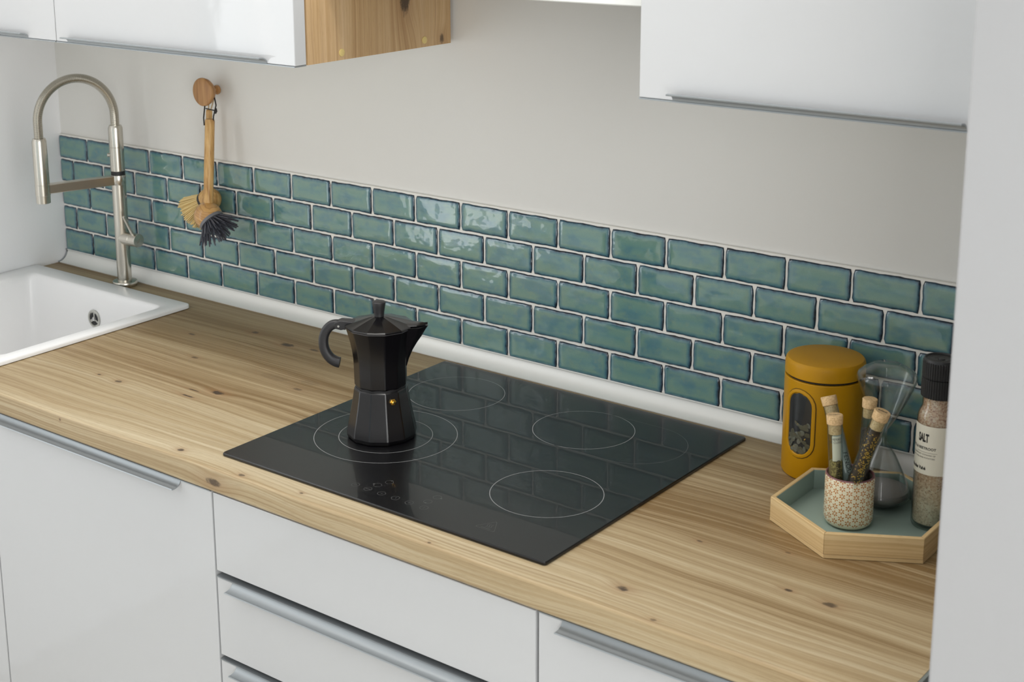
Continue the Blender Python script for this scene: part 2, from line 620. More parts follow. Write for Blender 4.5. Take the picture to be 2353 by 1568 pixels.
def text_mesh(body, size, bold=0.0, align='CENTER', sx=1.0):
    c = bpy.data.curves.new('text', 'FONT')
    c.body, c.size, c.align_x, c.align_y = body, size, align, 'CENTER'
    c.offset = bold
    c.extrude = 0.0
    c.resolution_u = 3
    o = bpy.data.objects.new('text', c)
    C.objects.link(o)
    dg = bpy.context.evaluated_depsgraph_get()
    dg.update()
    me = bpy.data.meshes.new_from_object(o.evaluated_get(dg))
    mb = MB()
    mb.add([(v.co.x * sx, v.co.y, 0) for v in me.vertices], [tuple(p.vertices) for p in me.polygons])
    bpy.data.objects.remove(o)
    bpy.data.curves.remove(c)
    return mb


def subdiv_edges(mb, maxlen):
    # split long text faces so that they can bend round a cylinder
    import bmesh
    bm = bmesh.new()
    vs = [bm.verts.new(p) for p in mb.v]
    for q in mb.f:
        try: bm.faces.new([vs[i] for i in q])
        except ValueError: pass
    bmesh.ops.triangulate(bm, faces=bm.faces)
    for _ in range(3):
        es = [e for e in bm.edges if e.calc_length() > maxlen]
        if not es: break
        bmesh.ops.subdivide_edges(bm, edges=es, cuts=1)
        bmesh.ops.triangulate(bm, faces=bm.faces)
    bm.verts.index_update()
    out = MB()
    out.add([v.co[:] for v in bm.verts], [tuple(v.index for v in p.verts) for p in bm.faces])
    bm.free()
    return out


# ------------------------------------------------------------------ room
FZ, CZ = -0.90, 2.00
mb = MB().box((-0.12, -4.32, FZ - 0.1), (3.42, 0.12, FZ))
struct(obj('floor', mb, 'floor'))
mb = MB().box((-0.12, -4.32, CZ), (3.42, 0.12, CZ + 0.1))
struct(obj('ceiling', mb, 'white_paint'))
mb = MB().box((0, 0, FZ), (3.42, 0.12, CZ))
wall_back = struct(obj('wall_back', mb, 'wall_paint'))
# left wall with a window opening
WY0, WY1, WZ0, WZ1 = -1.66, -1.14, -0.25, 1.35
mb = MB()
mb.box((-0.12, -4.2, FZ), (0, WY0, CZ)).box((-0.12, WY1, FZ), (0, 0.12, CZ))
mb.box((-0.12, WY0, FZ), (0, WY1, WZ0)).box((-0.12, WY0, WZ1), (0, WY1, CZ))
struct(obj('wall_left', mb, 'white_paint'))
# right wall beyond the camera and the wall end that stands beside the worktop
RY0, RY1, RZ0, RZ1 = -2.95, -1.35, -0.45, 1.35
mb = MB().box((3.3, -4.2, FZ), (3.42, RY0, CZ)).box((3.3, RY1, FZ), (3.42, 0, CZ))
mb.box((3.3, RY0, FZ), (3.42, RY1, RZ0)).box((3.3, RY0, RZ1), (3.42, RY1, CZ))
struct(obj('wall_right', mb, 'white_paint'))
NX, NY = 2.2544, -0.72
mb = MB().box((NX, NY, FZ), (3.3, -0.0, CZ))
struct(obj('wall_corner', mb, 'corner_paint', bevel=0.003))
# front wall with a wide window
FX0, FX1, FZ0, FZ1 = 0.3, 2.7, -0.55, 1.40
mb = MB()
mb.box((-0.12, -4.32, FZ), (FX0, -4.2, CZ)).box((FX1, -4.32, FZ), (3.42, -4.2, CZ))
mb.box((FX0, -4.32, FZ), (FX1, -4.2, FZ0)).box((FX0, -4.32, FZ1), (FX1, -4.2, CZ))
struct(obj('wall_front', mb, 'white_paint'))


def window(name, axis, a0, a1, z0, z1, pos):
    mb = MB()
    t = 0.05

    def bx(p0, p1, q0, q1):
        if axis == 'y': mb.box((pos, p0, q0), (pos + 0.05, p1, q1))
        else: mb.box((p0, pos, q0), (p1, pos + 0.05, q1))
    bx(a0, a1, z0, z0 + t); bx(a0, a1, z1 - t, z1)
    bx(a0, a0 + t, z0 + t, z1 - t); bx(a1 - t, a1, z0 + t, z1 - t)
    mid = (a0 + a1) / 2
    bx(mid - 0.03, mid + 0.03, z0 + t, z1 - t)
    fr_ = struct(obj(name, mb, 'white_paint', bevel=0.003))
    mb = MB()
    c0 = pos + 0.022
    for p0, p1 in ((a0 + t, mid - 0.03), (mid + 0.03, a1 - t)):
        if axis == 'y': mb.box((c0, p0, z0 + t), (c0 + 0.004, p1, z1 - t))
        else: mb.box((p0, c0, z0 + t), (p1, c0 + 0.004, z1 - t))
    obj('pane', mb, 'thin_glass', fr_, smooth=0)


window('window_1', 'y', WY0, WY1, WZ0, WZ1, -0.08)
window('window_3', 'y', RY0, RY1, RZ0, RZ1, 3.35)
window('window_2', 'x', FX0, FX1, FZ0, FZ1, -4.28)

# unseen lamp added to give the worktop its top light
lamp = thing('added_top_lamp', 'long flat white lamp added out of view for top light over the worktop', 'lamp', (1.2, -0.70, CZ))
obj('housing', MB().box((-1.18, -0.23, -0.07), (1.18, 0.23, 0)), 'white_paint', lamp, bevel=0.01)

# ------------------------------------------------------------------ worktop
SX0, SX1, SY0, SY1 = 0.018, 0.492, -0.548, -0.092     # sink cut-out
WX1 = 2.179
rad = 0.0045
front = [(-0.606 + rad - rad * math.sin(a), -rad + rad * math.cos(a)) for a in [PI / 2 * k / 5 for k in range(6)]]
prof = [(0.0070, 0.0), (SY1, 0.0), (SY0, 0.0)] + front + [(-0.606, -0.034), (-0.602, -0.038), (SY0, -0.038), (SY1, -0.038), (0.0070, -0.038)]
xs = [0.0005, SX0, SX1, WX1]
mb = MB()
n = len(prof)
vs = [(x_, a, b) for x_ in xs for a, b in prof]
fs = []
bot = n - 3
for i in range(3):
    for j in range(n):
        k = (j + 1) % n
        if i == 1 and j in (1, bot): continue
        fs.append((i * n + j, i * n + k, (i + 1) * n + k, (i + 1) * n + j))
fs.append(tuple(range(n)))
fs.append(tuple(3 * n + j for j in reversed(range(n))))
a1, a2, b1, b2 = n + 1, n + 2, n + bot, n + bot + 1
c1, c2, d1_, d2_ = 2 * n + 1, 2 * n + 2, 2 * n + bot, 2 * n + bot + 1
fs += [(a1, a2, b1, b2), (c1, d2_, d1_, c2), (a1, b2, d2_, c1), (a2, c2, d1_, b1)]
mb.add(vs, fs)
wt = thing('worktop', 'long knotty oak-look worktop running along the tiled wall', 'worktop')
obj('board', mb, 'oak_top', wt, smooth=35)
obj('edge_strip', MB().box((WX1, -0.604, -0.038), (WX1 + 0.004, -0.002, -0.0005)), 'edge_strip', wt)

# ------------------------------------------------------------------ splashback: grout bed and every tile
TP, TH0 = 0.1029, 0.0243
ROWP = 0.0523
TW, TH = 0.0998, 0.0488
g = obj('grout', MB().box((0.0008, -0.0062, 0.0235), (2.2535, -0.0002, TH0 + 0.2615)), 'grout', wall_back, bevel=0.0015)


def tile_mesh(w_, h_, seed, cut_left=False):
    rg = random.Random(seed)
    NP = 26
    cr = 0.0018
    # perimeter sample points of a rounded rectangle centred on the origin
    ph = [rg.uniform(0, 6.28) for _ in range(8)]
    am = [rg.uniform(0.2, 0.55) * 0.001 for _ in range(8)]

    def per(inset):
        hw, hh = w_ / 2 - inset, h_ / 2 - inset
        c_ = max(cr - inset * 0.3, 0.0006)
        P_ = []
        nx, nz = 14, 6
        for k in range(nx): P_.append((-hw + c_ + (2 * hw - 2 * c_) * k / (nx - 1), -hh))
        for k in range(1, nz): P_.append((hw, -hh + c_ + (2 * hh - 2 * c_) * (k - 0.5) / (nz - 1.0)))
        for k in range(nx): P_.append((hw - c_ - (2 * hw - 2 * c_) * k / (nx - 1), hh))
        for k in range(1, nz): P_.append((-hw, hh - c_ - (2 * hh - 2 * c_) * (k - 0.5) / (nz - 1.0)))
        out = []
        fal = max(0.0, 1 - inset / 0.009)
        for (a, b) in P_:
            dx = am[0] * math.sin(b * 260 + ph[0]) + am[1] * math.sin(b * 700 + ph[1])
            dz = am[2] * math.sin(a * 120 + ph[2] + (2 if b > 0 else 0)) + am[3] * 0.7 * math.sin(a * 330 + ph[3] + (1 if b > 0 else 0))
            if cut_left and a < -w_ / 2 + 0.002 + inset: dx = 0
            out.append((a + dx * fal, b + dz * fal))
        return out
    lev = [(0.0, -0.0055, 0.0), (0.0, -0.0066, 0.0003), (0.0007, -0.0076, 0.0009), (0.002, -0.0087, 0.002), (0.0042, -0.0093, 0.0042), (0.009, -0.0096, 0.009), (0.016, -0.00965, 0.016)]
    lev = [q for q in lev if q[0] < min(w_, h_) / 2 - 0.004]
    rs, ed = [], []
    for ins, yy, e_ in lev:
        rs.append([(a, yy, b) for a, b in per(ins)])
        ed += [e_] * len(rs[-1])
    mb = MB()
    nn_ = len(rs[0])
    mb.rings(rs, True, False, False)
    # close with a centre line fan
    last = (len(rs) - 1) * nn_
    hw = w_ / 2 - 0.024
    if hw > 0.004:
        cpts = [(-hw, -0.0097, 0), (0, -0.0097, 0), (hw, -0.0097, 0)]
    else: cpts = [(0, -0.0097, 0)]
    base = len(mb.v)
    mb.v += cpts
    ed += [min(w_, h_) / 2] * len(cpts)

    def near(i):
        a = mb.v[last + i][0]
        return base + min(range(len(cpts)), key=lambda q: abs(cpts[q][0] - a))
    for j in range(nn_):
        k = (j + 1) % nn_
        A, B = near(j), near(k)
        if A == B: mb.f.append((last + j, last + k, A))
        else:
            mb.f.append((last + j, last + k, B, A))
    me = bpy.data.meshes.new('tile')
    me.from_pydata(mb.v, [], mb.f)
    me.update()
    at = me.attributes.new('edge', 'FLOAT', 'POINT')
    at.data.foreach_set('value', ed)
    me.polygons.foreach_set('use_smooth', [True] * len(me.polygons))
    me.materials.append(MAT['tile'])
    return me


full = [tile_mesh(TW, TH, 10 + k) for k in range(9)]
X1 = 0.0979
rg = random.Random(3)
tiles = []
for row in range(5):
    zc = TH0 + 0.0003 + ROWP * (4 - row) + TH / 2
    half = row % 2 == 1
    if not half:
        x_ = -0.0
        w_ = X1 - 0.0026
        tiles.append((tile_mesh(w_, TH, 50 + row, True), 0.0012 + w_ / 2, zc))
        st = X1
    else:
        w_ = X1 - TP / 2 - 0.0026
        tiles.append((tile_mesh(w_, TH, 50 + row, True), 0.0012 + w_ / 2, zc))
        st = X1 - TP / 2
    while st < 2.245:
        w_ = min(TW, 2.251 - st)
        if w_ < 0.02: break
        me = rg.choice(full) if w_ > TW - 1e-4 else tile_mesh(w_, TH, 80 + row)
        tiles.append((me, st + w_ / 2, zc))
        st += TP
for me, cx, cz in tiles:
    o = bpy.data.objects.new('tile', me)
    C.objects.link(o)
    o.parent = wall_back
    o.location = (cx, rg.uniform(-0.0003, 0.0003), cz + rg.uniform(-0.0003, 0.0003))
    o.rotation_euler = (rg.uniform(-0.004, 0.004), rg.uniform(-0.003, 0.003), rg.uniform(-0.003, 0.003))

wall_back.location.y = 0.008
# concave trim between worktop and tiles
t_ = 0.0243
pf = [(-0.0003, 0.0003), (-t_, 0.0003), (-t_, 0.0016), (-t_ + 0.0012, 0.0020)]
cc_ = (-t_ - 0.004, t_ + 0.004)
for k in range(9):
    a = PI / 2 * k / 8
    R_ = 0.0245
    pf.append((cc_[0] + R_ * math.sin(a) + 0.0006 + 0.0022, cc_[1] - R_ * math.cos(a) + 0.0006 - 0.0022))
pf += [(-0.0035, t_ + 0.0004), (-0.0025, t_ + 0.0012), (-0.0003, t_ + 0.0012)]
tr = struct(thing('trim_1', 'pale satin metal cove strip between the worktop and the tiles', 'trim'))
del tr['category']
obj('profile', MB().prism(list(reversed(pf)), 0.0052, WX1), 'aluminium_white', tr, smooth=35)
pf2 = [(a - 0.0004 if a < -0.001 else a, b + 0.0006) for a, b in pf]
obj('end_cap', MB().prism(list(reversed(pf2)), 0.0006, 0.0046), 'aluminium', tr, smooth=35)

# ------------------------------------------------------------------ base cabinets
YF = -0.596         # face of the fronts
YB = -0.577


def handle_mesh(x0, x1, z, up=False):
    # curved grip profile: springs from the top edge of a front and rolls forward and down (mirrored for wall units)
    s_ = -1 if up else 1
    P_ = [(YFH - d_, z + s_ * (0.0006 - h_)) for d_, h_ in ((-0.001, 0), (0.0002, 0.0004), (0.0008, 0.0030), (0.0022, 0.0058), (0.0045, 0.0080), (0.0080, 0.0095), (0.0122, 0.0103), (0.0160, 0.0105), (0.0174, 0.0099))]
    lo = [(YFH - d_, z + s_ * (0.0006 - h_)) for d_, h_ in ((0.0180, 0.0115), (0.0158, 0.0122), (0.0120, 0.0120), (0.0075, 0.0111), (0.0036, 0.0095), (0.0010, 0.0070), (-0.0004, 0.0040), (-0.001, 0.0014))]
    pts = P_ + lo
    if not up: pts = list(reversed(pts))
    return MB().prism(list(reversed(pts)), x0, x1)


YFH = YF


def front(parent, name, x0, x1, z0, z1, hx0=None, hx1=None, hz='top', mat='white_gloss', yf=YF, yb=YB):
    global YFH
    YFH = yf
    o = obj(name, MB().box((x0, yf, z0), (x1, yb, z1)), mat, parent, bevel=0.0012, seg=3)
    if hx0 is not None:
        if hz == 'top':
            h = obj('handle', handle_mesh(hx0, hx1, z1 + 0.0012), 'aluminium', o, smooth=40)
            st_ = MB().box((x0 + 0.0005, yf - 0.0012, z1 + 0.0002), (x1 - 0.0005, yb, z1 + 0.0018))
        else:
            h = obj('handle', handle_mesh(hx0, hx1, z0 - 0.0012, True), 'aluminium', o, smooth=40)
            st_ = MB().box((x0 + 0.0005, yf - 0.0012, z0 - 0.0020), (x1 - 0.0005, yb, z0 - 0.0002))
        obj('handle_strip', st_, 'aluminium', o)
    return o


def carcass(parent, x0, x1, z0, z1, y0, y1, side_mats=('carcass', 'carcass')):
    t = 0.016
    obj('side_panel', MB().box((x0 + 0.0005, y0, z0), (x0 + t, y1, z1)), side_mats[0], parent)
    obj('side_panel', MB().box((x1 - t, y0, z0), (x1 - 0.0005, y1, z1)), side_mats[1], parent)
    obj('bottom_panel', MB().box((x0 + t, y0, z0), (x1 - t, y1, z0 + t)), 'carcass', parent)
    obj('back_panel', MB().box((x0 + t, y1 - 0.008, z0 + t), (x1 - t, y1, z1)), 'carcass', parent)


BZ = -0.75
zt = -0.0440
# cabinet under the far half of the sink
b = thing('base_cabinet', 'white gloss base cabinet at the far left end under the sink', 'cabinet', group='white base cabinets')
carcass(b, 0.0, 0.560, BZ, -0.0385, YB + 0.001, -0.03)
front(b, 'door', 0.003, 0.5612, BZ, zt, 0.03, 0.53)
b = thing('base_cabinet', 'white gloss base cabinet with one large door between sink and hob', 'cabinet', group='white base cabinets')
carcass(b, 0.5635, 1.128, BZ, -0.0385, YB + 0.001, -0.03)
front(b, 'door', 0.5655, 1.1265, BZ, zt, 0.595, 1.0595)
b = thing('base_cabinet', 'white gloss base cabinet with three drawers under the black hob', 'cabinet', group='white base cabinets')
carcass(b, 1.1285, 1.719, BZ, -0.0385, YB + 0.001, -0.03)
front(b, 'drawer', 1.1305, 1.7165, -0.1690, zt)
front(b, 'drawer', 1.1305, 1.7165, -0.3075, -0.1795, 1.164, 1.684)
front(b, 'drawer', 1.1305, 1.7165, -0.7450, -0.3165, 1.164, 1.684)
b = thing('base_cabinet', 'white gloss base cabinet at the right end beside the wall corner', 'cabinet', group='white base cabinets')
carcass(b, 1.7195, 2.178, BZ, -0.0385, YB + 0.001, -0.03)
front(b, 'door', 1.7215, 2.177, BZ, zt, 1.757, 2.14)
tag(obj('plinth', MB().box((0.001, -0.535, FZ), (2.178, -0.52, BZ - 0.002)), 'plinth'), 'grey kick board below the white base cabinets', 'plinth')

# ------------------------------------------------------------------ wall cabinets
UZ, UT = 0.5585, 1.28
YU, YUB = -0.372, -0.348


def wall_cabinet(x0, x1, label, hx0, hx1, right='carcass'):
    b_ = thing('wall_cabinet', label, 'cabinet', group='white wall cabinets')
    carcass(b_, x0, x1, UZ, UT, YUB + 0.003, -0.001, ('carcass', right))
    obj('top_panel', MB().box((x0, YUB + 0.003, UT), (x1, -0.001, UT + 0.016)), 'carcass', b_)
    front(b_, 'door', x0 + 0.0006, x1 - 0.0004, UZ + 0.001, UT + 0.012, hx0, hx1, 'bottom', 'white_gloss', YU, YUB)
    return b_


wall_cabinet(0.0, 0.5262, 'white gloss wall cabinet at the far left edge, cut off by the frame', 0.03, 0.4465)
uc = wall_cabinet(0.5272, 1.1095, 'white gloss wall cabinet with a knotty oak side panel', 0.560, 1.049, 'oak_side')
for yy in (-0.27, -0.0702):
    mb = MB()
    rs = []
    for a_, dx in ((0.0062, 0.0), (0.0060, 0.0009), (0.0045, 0.0013)):
        rs.append([(1.1092 + dx, yy + a_ * math.cos(2 * PI * j / 20), 0.5665 + 0.0035 + a_ * math.sin(2 * PI * j / 20)) for j in range(20)])
    part_label(obj('cover_cap', mb.rings(rs, True, False, True), 'yellow_cap', uc), 'round pale yellow screw cover cap')
UZ = 0.5665
wall_cabinet(1.7130, 2.178, 'white gloss wall cabinet on the right above the mustard canister', 1.7625, 2.13)
hood = thing('range_hood', 'pale hood housing at the top edge between the two wall cabinets', 'range hood')
obj('housing', MB().box((1.1115, -0.29, 0.674), (1.7105, -0.001, 1.28)), 'carcass', hood, bevel=0.002)
obj('visor', MB().box((1.1115, -0.302, 0.672), (1.7105, -0.2905, 0.70)), 'aluminium_white', hood, bevel=0.002)
obj('grease_filter', MB().box((1.16, -0.26, 0.668), (1.66, -0.04, 0.6735)), 'steel_dark', hood)

# ------------------------------------------------------------------ sink


def rrect(x0, x1, y0, y1, rd, z, n_=6):
    P_ = []
    for (cx, cy, a0) in ((x1 - rd, y1 - rd, 0), (x0 + rd, y1 - rd, PI / 2), (x0 + rd, y0 + rd, PI), (x1 - rd, y0 + rd, 1.5 * PI)):
        for k in range(n_):
            a = a0 + PI / 2 * k / (n_ - 1)
            P_.append((cx + rd * math.cos(a), cy + rd * math.sin(a), z))
    return P_


sink = thing('sink', 'square white composite sink set into the worktop beside the tap', 'sink')
OX0, OX1, OY0, OY1 = 0.004, 0.5055, -0.563, -0.0818
IX0, IX1, IY0, IY1 = 0.052, 0.477, -0.506, -0.127
rs = [rrect(OX0 + .002, OX1 - .002, OY0 + .002, OY1 - .002, 0.012, 0.0004), rrect(OX0, OX1, OY0, OY1, 0.012, 0.0015), rrect(OX0, OX1, OY0, OY1, 0.012, 0.0060),
      rrect(OX0 + .001, OX1 - .001, OY0 + .001, OY1 - .001, 0.011, 0.0082), rrect(OX0 + .0035, OX1 - .0035, OY0 + .0035, OY1 - .0035, 0.009, 0.0094),
      rrect(IX0, IX1, IY0, IY1, 0.016, 0.0094), rrect(IX0 + .003, IX1 - .003, IY0 + .003, IY1 - .003, 0.016, 0.0082), rrect(IX0 + .0055, IX1 - .0055, IY0 + .0055, IY1 - .0055, 0.018, 0.0040),
      rrect(IX0 + .0075, IX1 - .0075, IY0 + .0075, IY1 - .0075, 0.02, -0.006), rrect(IX0 + .014, IX1 - .014, IY0 + .014, IY1 - .014, 0.026, -0.150),
      rrect(IX0 + .020, IX1 - .020, IY0 + .020, IY1 - .020, 0.03, -0.172), rrect(IX0 + .034, IX1 - .034, IY0 + .034, IY1 - .034, 0.03, -0.184),
      rrect(IX0 + .06, IX1 - .06, IY0 + .06, IY1 - .06, 0.03, -0.187)]
mb = MB().rings(rs, True, False, True)
# outer shell of the bowl
rs2 = [rs[0], rrect(IX0 - .004, IX1 + .004, IY0 - .004, IY1 + .004, 0.02, -0.001), rrect(IX0 + .006, IX1 - .006, IY0 + .006, IY1 - .006, 0.026, -0.160), rrect(IX0 + .03, IX1 - .03, IY0 + .03, IY1 - .03, 0.03, -0.197)]
mb.rings([list(q) for q in rs2], True, False, True)
obj('basin', mb, 'sink', sink, smooth=50)
# overflow fitting on the far wall of the bowl
ofx, ofz = 0.2656, -0.0535
oy = IY1 - 0.0098


def disc_y(cx, cz, y_, prof, n_=32, sx=1.0):
    # lathe with its axis along y; prof = (radius, dy)
    return [[(cx + a * sx * math.cos(2 * PI * j / n_), y_ + d, cz + a * math.sin(2 * PI * j / n_)) for j in range(n_)] for a, d in prof]


ov = obj('overflow', MB().rings(disc_y(ofx, ofz, oy, [(0.0192, 0.0005), (0.0190, -0.0016), (0.0172, -0.0026), (0.0145, -0.0022), (0.0140, -0.0008)]), True, False, True), 'steel_dark', sink, smooth=40)
for k in range(3):
    a0 = PI / 2 + 2 * PI * k / 3 + PI / 3
    P0 = []
    for q in range(9):
        a = a0 - 0.82 + 1.64 * q / 8
        P0.append((ofx + 0.0132 * math.cos(a), oy - 0.0014, ofz + 0.0132 * math.sin(a)))
    for q in range(9):
        a = a0 + 0.58 - 1.16 * q / 8
        P0.append((ofx + 0.0052 * math.cos(a), oy - 0.0014, ofz + 0.0052 * math.sin(a)))
    m2 = MB().add(P0, [tuple(range(18))])
    obj('slot', m2, 'black_gap', ov, smooth=0)
obj('screw', MB().rings(disc_y(ofx, ofz, oy, [(0.0036, -0.001), (0.0036, -0.0028), (0.0022, -0.0034), (0.0013, -0.0034), (0.0010, -0.0024)]), True, False, True), 'chrome', ov)
obj('drain', MB().lathe([(0.042, -0.1868), (0.041, -0.1845), (0.034, -0.1835), (0.030, -0.1855)], 40, (0.265, -0.32)), 'steel_dark', sink)

# ------------------------------------------------------------------ tap
TX, TY = 0.2690, -0.0555
HX, HY = 0.2222, -0.2077
tap = thing('kitchen_tap', 'tall brushed steel tap with a coiled pull-out hose arching over the sink', 'tap', (TX, TY, 0))
obj('base_flange', MB().lathe([(0.0248, 0.0002), (0.0256, 0.0016), (0.0256, 0.0098), (0.0246, 0.0112), (0.0150, 0.0118)], 48), 'steel', tap, smooth=40)
obj('stem', MB().lathe([(0.0146, 0.010), (0.0146, 0.2368)], 40), 'steel', tap, smooth=40)
obj('rubber_ring', MB().lathe([(0.0136, 0.2362), (0.0142, 0.2370), (0.0142, 0.2440), (0.0136, 0.2452)], 40), 'black_rubber', tap)
up_ = obj('upper_tube', MB().lathe([(0.0143, 0.2452), (0.0147, 0.2458), (0.0147, 0.2945), (0.0142, 0.2949), (0.0142, 0.2955), (0.0147, 0.2959), (0.0147, 0.3340), (0.0125, 0.3400), (0.0090, 0.3400)], 40), 'steel', tap, smooth=30)
dv_ = Vector((HX - TX, HY - TY, 0))
LN = dv_.length
dr = dv_.normalized()
side = Vector((-dr.y, dr.x, 0))
camd = Vector((0.78, -0.62, 0))
bd = Vector((-0.78, -0.62, 0)).normalized()
obj('button', MB().tube([bd * 0.0140, bd * 0.0185, bd * 0.0195], [0.0042, 0.0042, 0.0034], 16), 'steel', up_, loc=(0, 0, 0.278))
# arm: rectangular bar between stem and spray holder
mb = MB()
hw_, z0_, z1_ = 0.0088, 0.2170, 0.2362
ps = []
for d_ in (0.004, LN - 0.010):
    c_ = dr * d_
    ps.append([(c_ + side * hw_)[:2] + (z0_,), (c_ - side * hw_)[:2] + (z0_,), (c_ - side * hw_)[:2] + (z1_,), (c_ + side * hw_)[:2] + (z1_,)])
mb.rings(ps, True, True, True)
obj('arm', mb, 'steel', tap, bevel=0.0012)
obj('arm_collar', MB().lathe([(0.0150, 0.2168), (0.0152, 0.2172), (0.0152, 0.2360), (0.0150, 0.2365)], 40), 'steel', tap)
hx, hy = HX - TX, HY - TY
sp = obj('spray_head', MB().lathe([(0.0128, 0.1985), (0.0140, 0.1990), (0.0143, 0.2145), (0.0146, 0.2150), (0.0150, 0.2152), (0.0150, 0.2365), (0.0146, 0.2368), (0.0145, 0.3240), (0.0125, 0.3300), (0.0090, 0.3302)], 40, (hx, hy)), 'steel', tap, smooth=25)
# coiled hose
P0 = Vector((0, 0, 0.338))
P1 = Vector((hx, hy, 0.328))
path = []
zc = 0.360
RA = LN / 2
L1, L2, L3 = zc - 0.338, PI * RA * 1.02, zc - 0.328
TOT = L1 + L2 + L3
N_ = 460
rad_ = []
for i in range(N_):
    s_ = TOT * i / (N_ - 1)
    if s_ < L1: p = Vector((0, 0, 0.338 + s_))
    elif s_ < L1 + L2:
        a = PI * (s_ - L1) / L2
        p = dr * (RA - RA * math.cos(a)) + Vector((0, 0, zc + RA * 1.04 * math.sin(a)))
    else: p = dr * LN + Vector((0, 0, zc - (s_ - L1 - L2)))
    path.append(p)
    rad_.append((0.00930, 0.00930, 0.00845)[i % 3])
obj('hose', MB().tube(path, rad_, 14), 'steel', tap, smooth=25)
# lever body pointing to the right and towards the room
ld = Vector((1.0, 0.04, 0.0)).normalized()
lz = Vector((0, 0, 0.1035))
obj('valve_body', MB().tube([lz + ld * 0.001, lz + ld * 0.0295, lz + ld * 0.0300, lz + ld * 0.0306, lz + ld * 0.0312, lz + ld * 0.0500, lz + ld * 0.0508],
                            [0.0141, 0.0141, 0.0136, 0.0136, 0.0141, 0.0141, 0.0136], 36), 'steel', tap, smooth=25)
lp = lz + ld * 0.040
l1 = lp + Vector((-0.02, -0.42, 0.90)).normalized() * 0.060
obj('lever', MB().tube([lp, lp.lerp(l1, 0.3), l1, l1 + (l1 - lp).normalized() * 0.0008], [0.0036, 0.0034, 0.0030, 0.0022], 14), 'steel', tap)
for q in (0.0010, -0.0010):
    c_ = lz + ld * 0.0509
    sd = Vector((-ld.y, ld.x, 0)).normalized()
    d3 = (sd * -0.75 - Vector((0, 0, 0.66))).normalized()
    d4 = ld.cross(d3)
    obj('engraved_line', MB().tube([c_ + d4 * q - d3 * 0.006, c_ + d4 * q + d3 * 0.006], 0.00022, 6), 'chrome', tap)

# ------------------------------------------------------------------ wooden hook and the two brushes
hook = thing('wall_hook', 'round turned wooden knob hook screwed to the wall', 'hook', (0.5150, 0.006, 0.4265))


def yl(prof, n_=36):
    return MB().rings([[(a * math.cos(2 * PI * j / n_), y_, a * math.sin(2 * PI * j / n_)) for j in range(n_)] for a, y_ in prof], True, True, True)


obj('knob', yl([(0.006, -0.0195), (0.012, -0.0200), (0.020, -0.0240), (0.0255, -0.0305), (0.0278, -0.0375), (0.0276, -0.0400), (0.0262, -0.0412), (0.010, -0.0416)]), 'hook_wood', hook, smooth=50)
obj('stem', yl([(0.0056, -0.0002), (0.0052, -0.008), (0.0052, -0.021)]), 'hook_wood', hook, smooth=50)
obj('wall_button', yl([(0.0088, -0.0002), (0.0094, -0.003), (0.0086, -0.0060), (0.0054, -0.0072)]), 'hook_wood', hook, smooth=50)


def brush_ball(c_, ax, R_, mat, parent, cut=0.35):
    # rounded head, flat on the bristle side
    ax = ax.normalized()
    a_ = ax.cross(Vector((0, 1, 0))).normalized()
    b_ = ax.cross(a_).normalized()
    rs_ = []
    for k in range(13):
        t = PI * 0.97 * k / 12
        cz_ = -math.cos(t)
        if cz_ > cut:
            rs_.append([c_ + ax * (R_ * cut) + (a_ * math.cos(2 * PI * j / 28) + b_ * math.sin(2 * PI * j / 28)) * (R_ * math.sqrt(1 - cut * cut)) for j in range(28)])
            break
        rr_ = R_ * max(math.sin(t), 0.02)
        rs_.append([c_ + ax * (R_ * cz_) + (a_ * math.cos(2 * PI * j / 28) + b_ * math.sin(2 * PI * j / 28)) * rr_ for j in range(28)])
    return obj('head', MB().rings([[tuple(p) for p in q] for q in rs_], True, True, True), mat, parent, smooth=50)


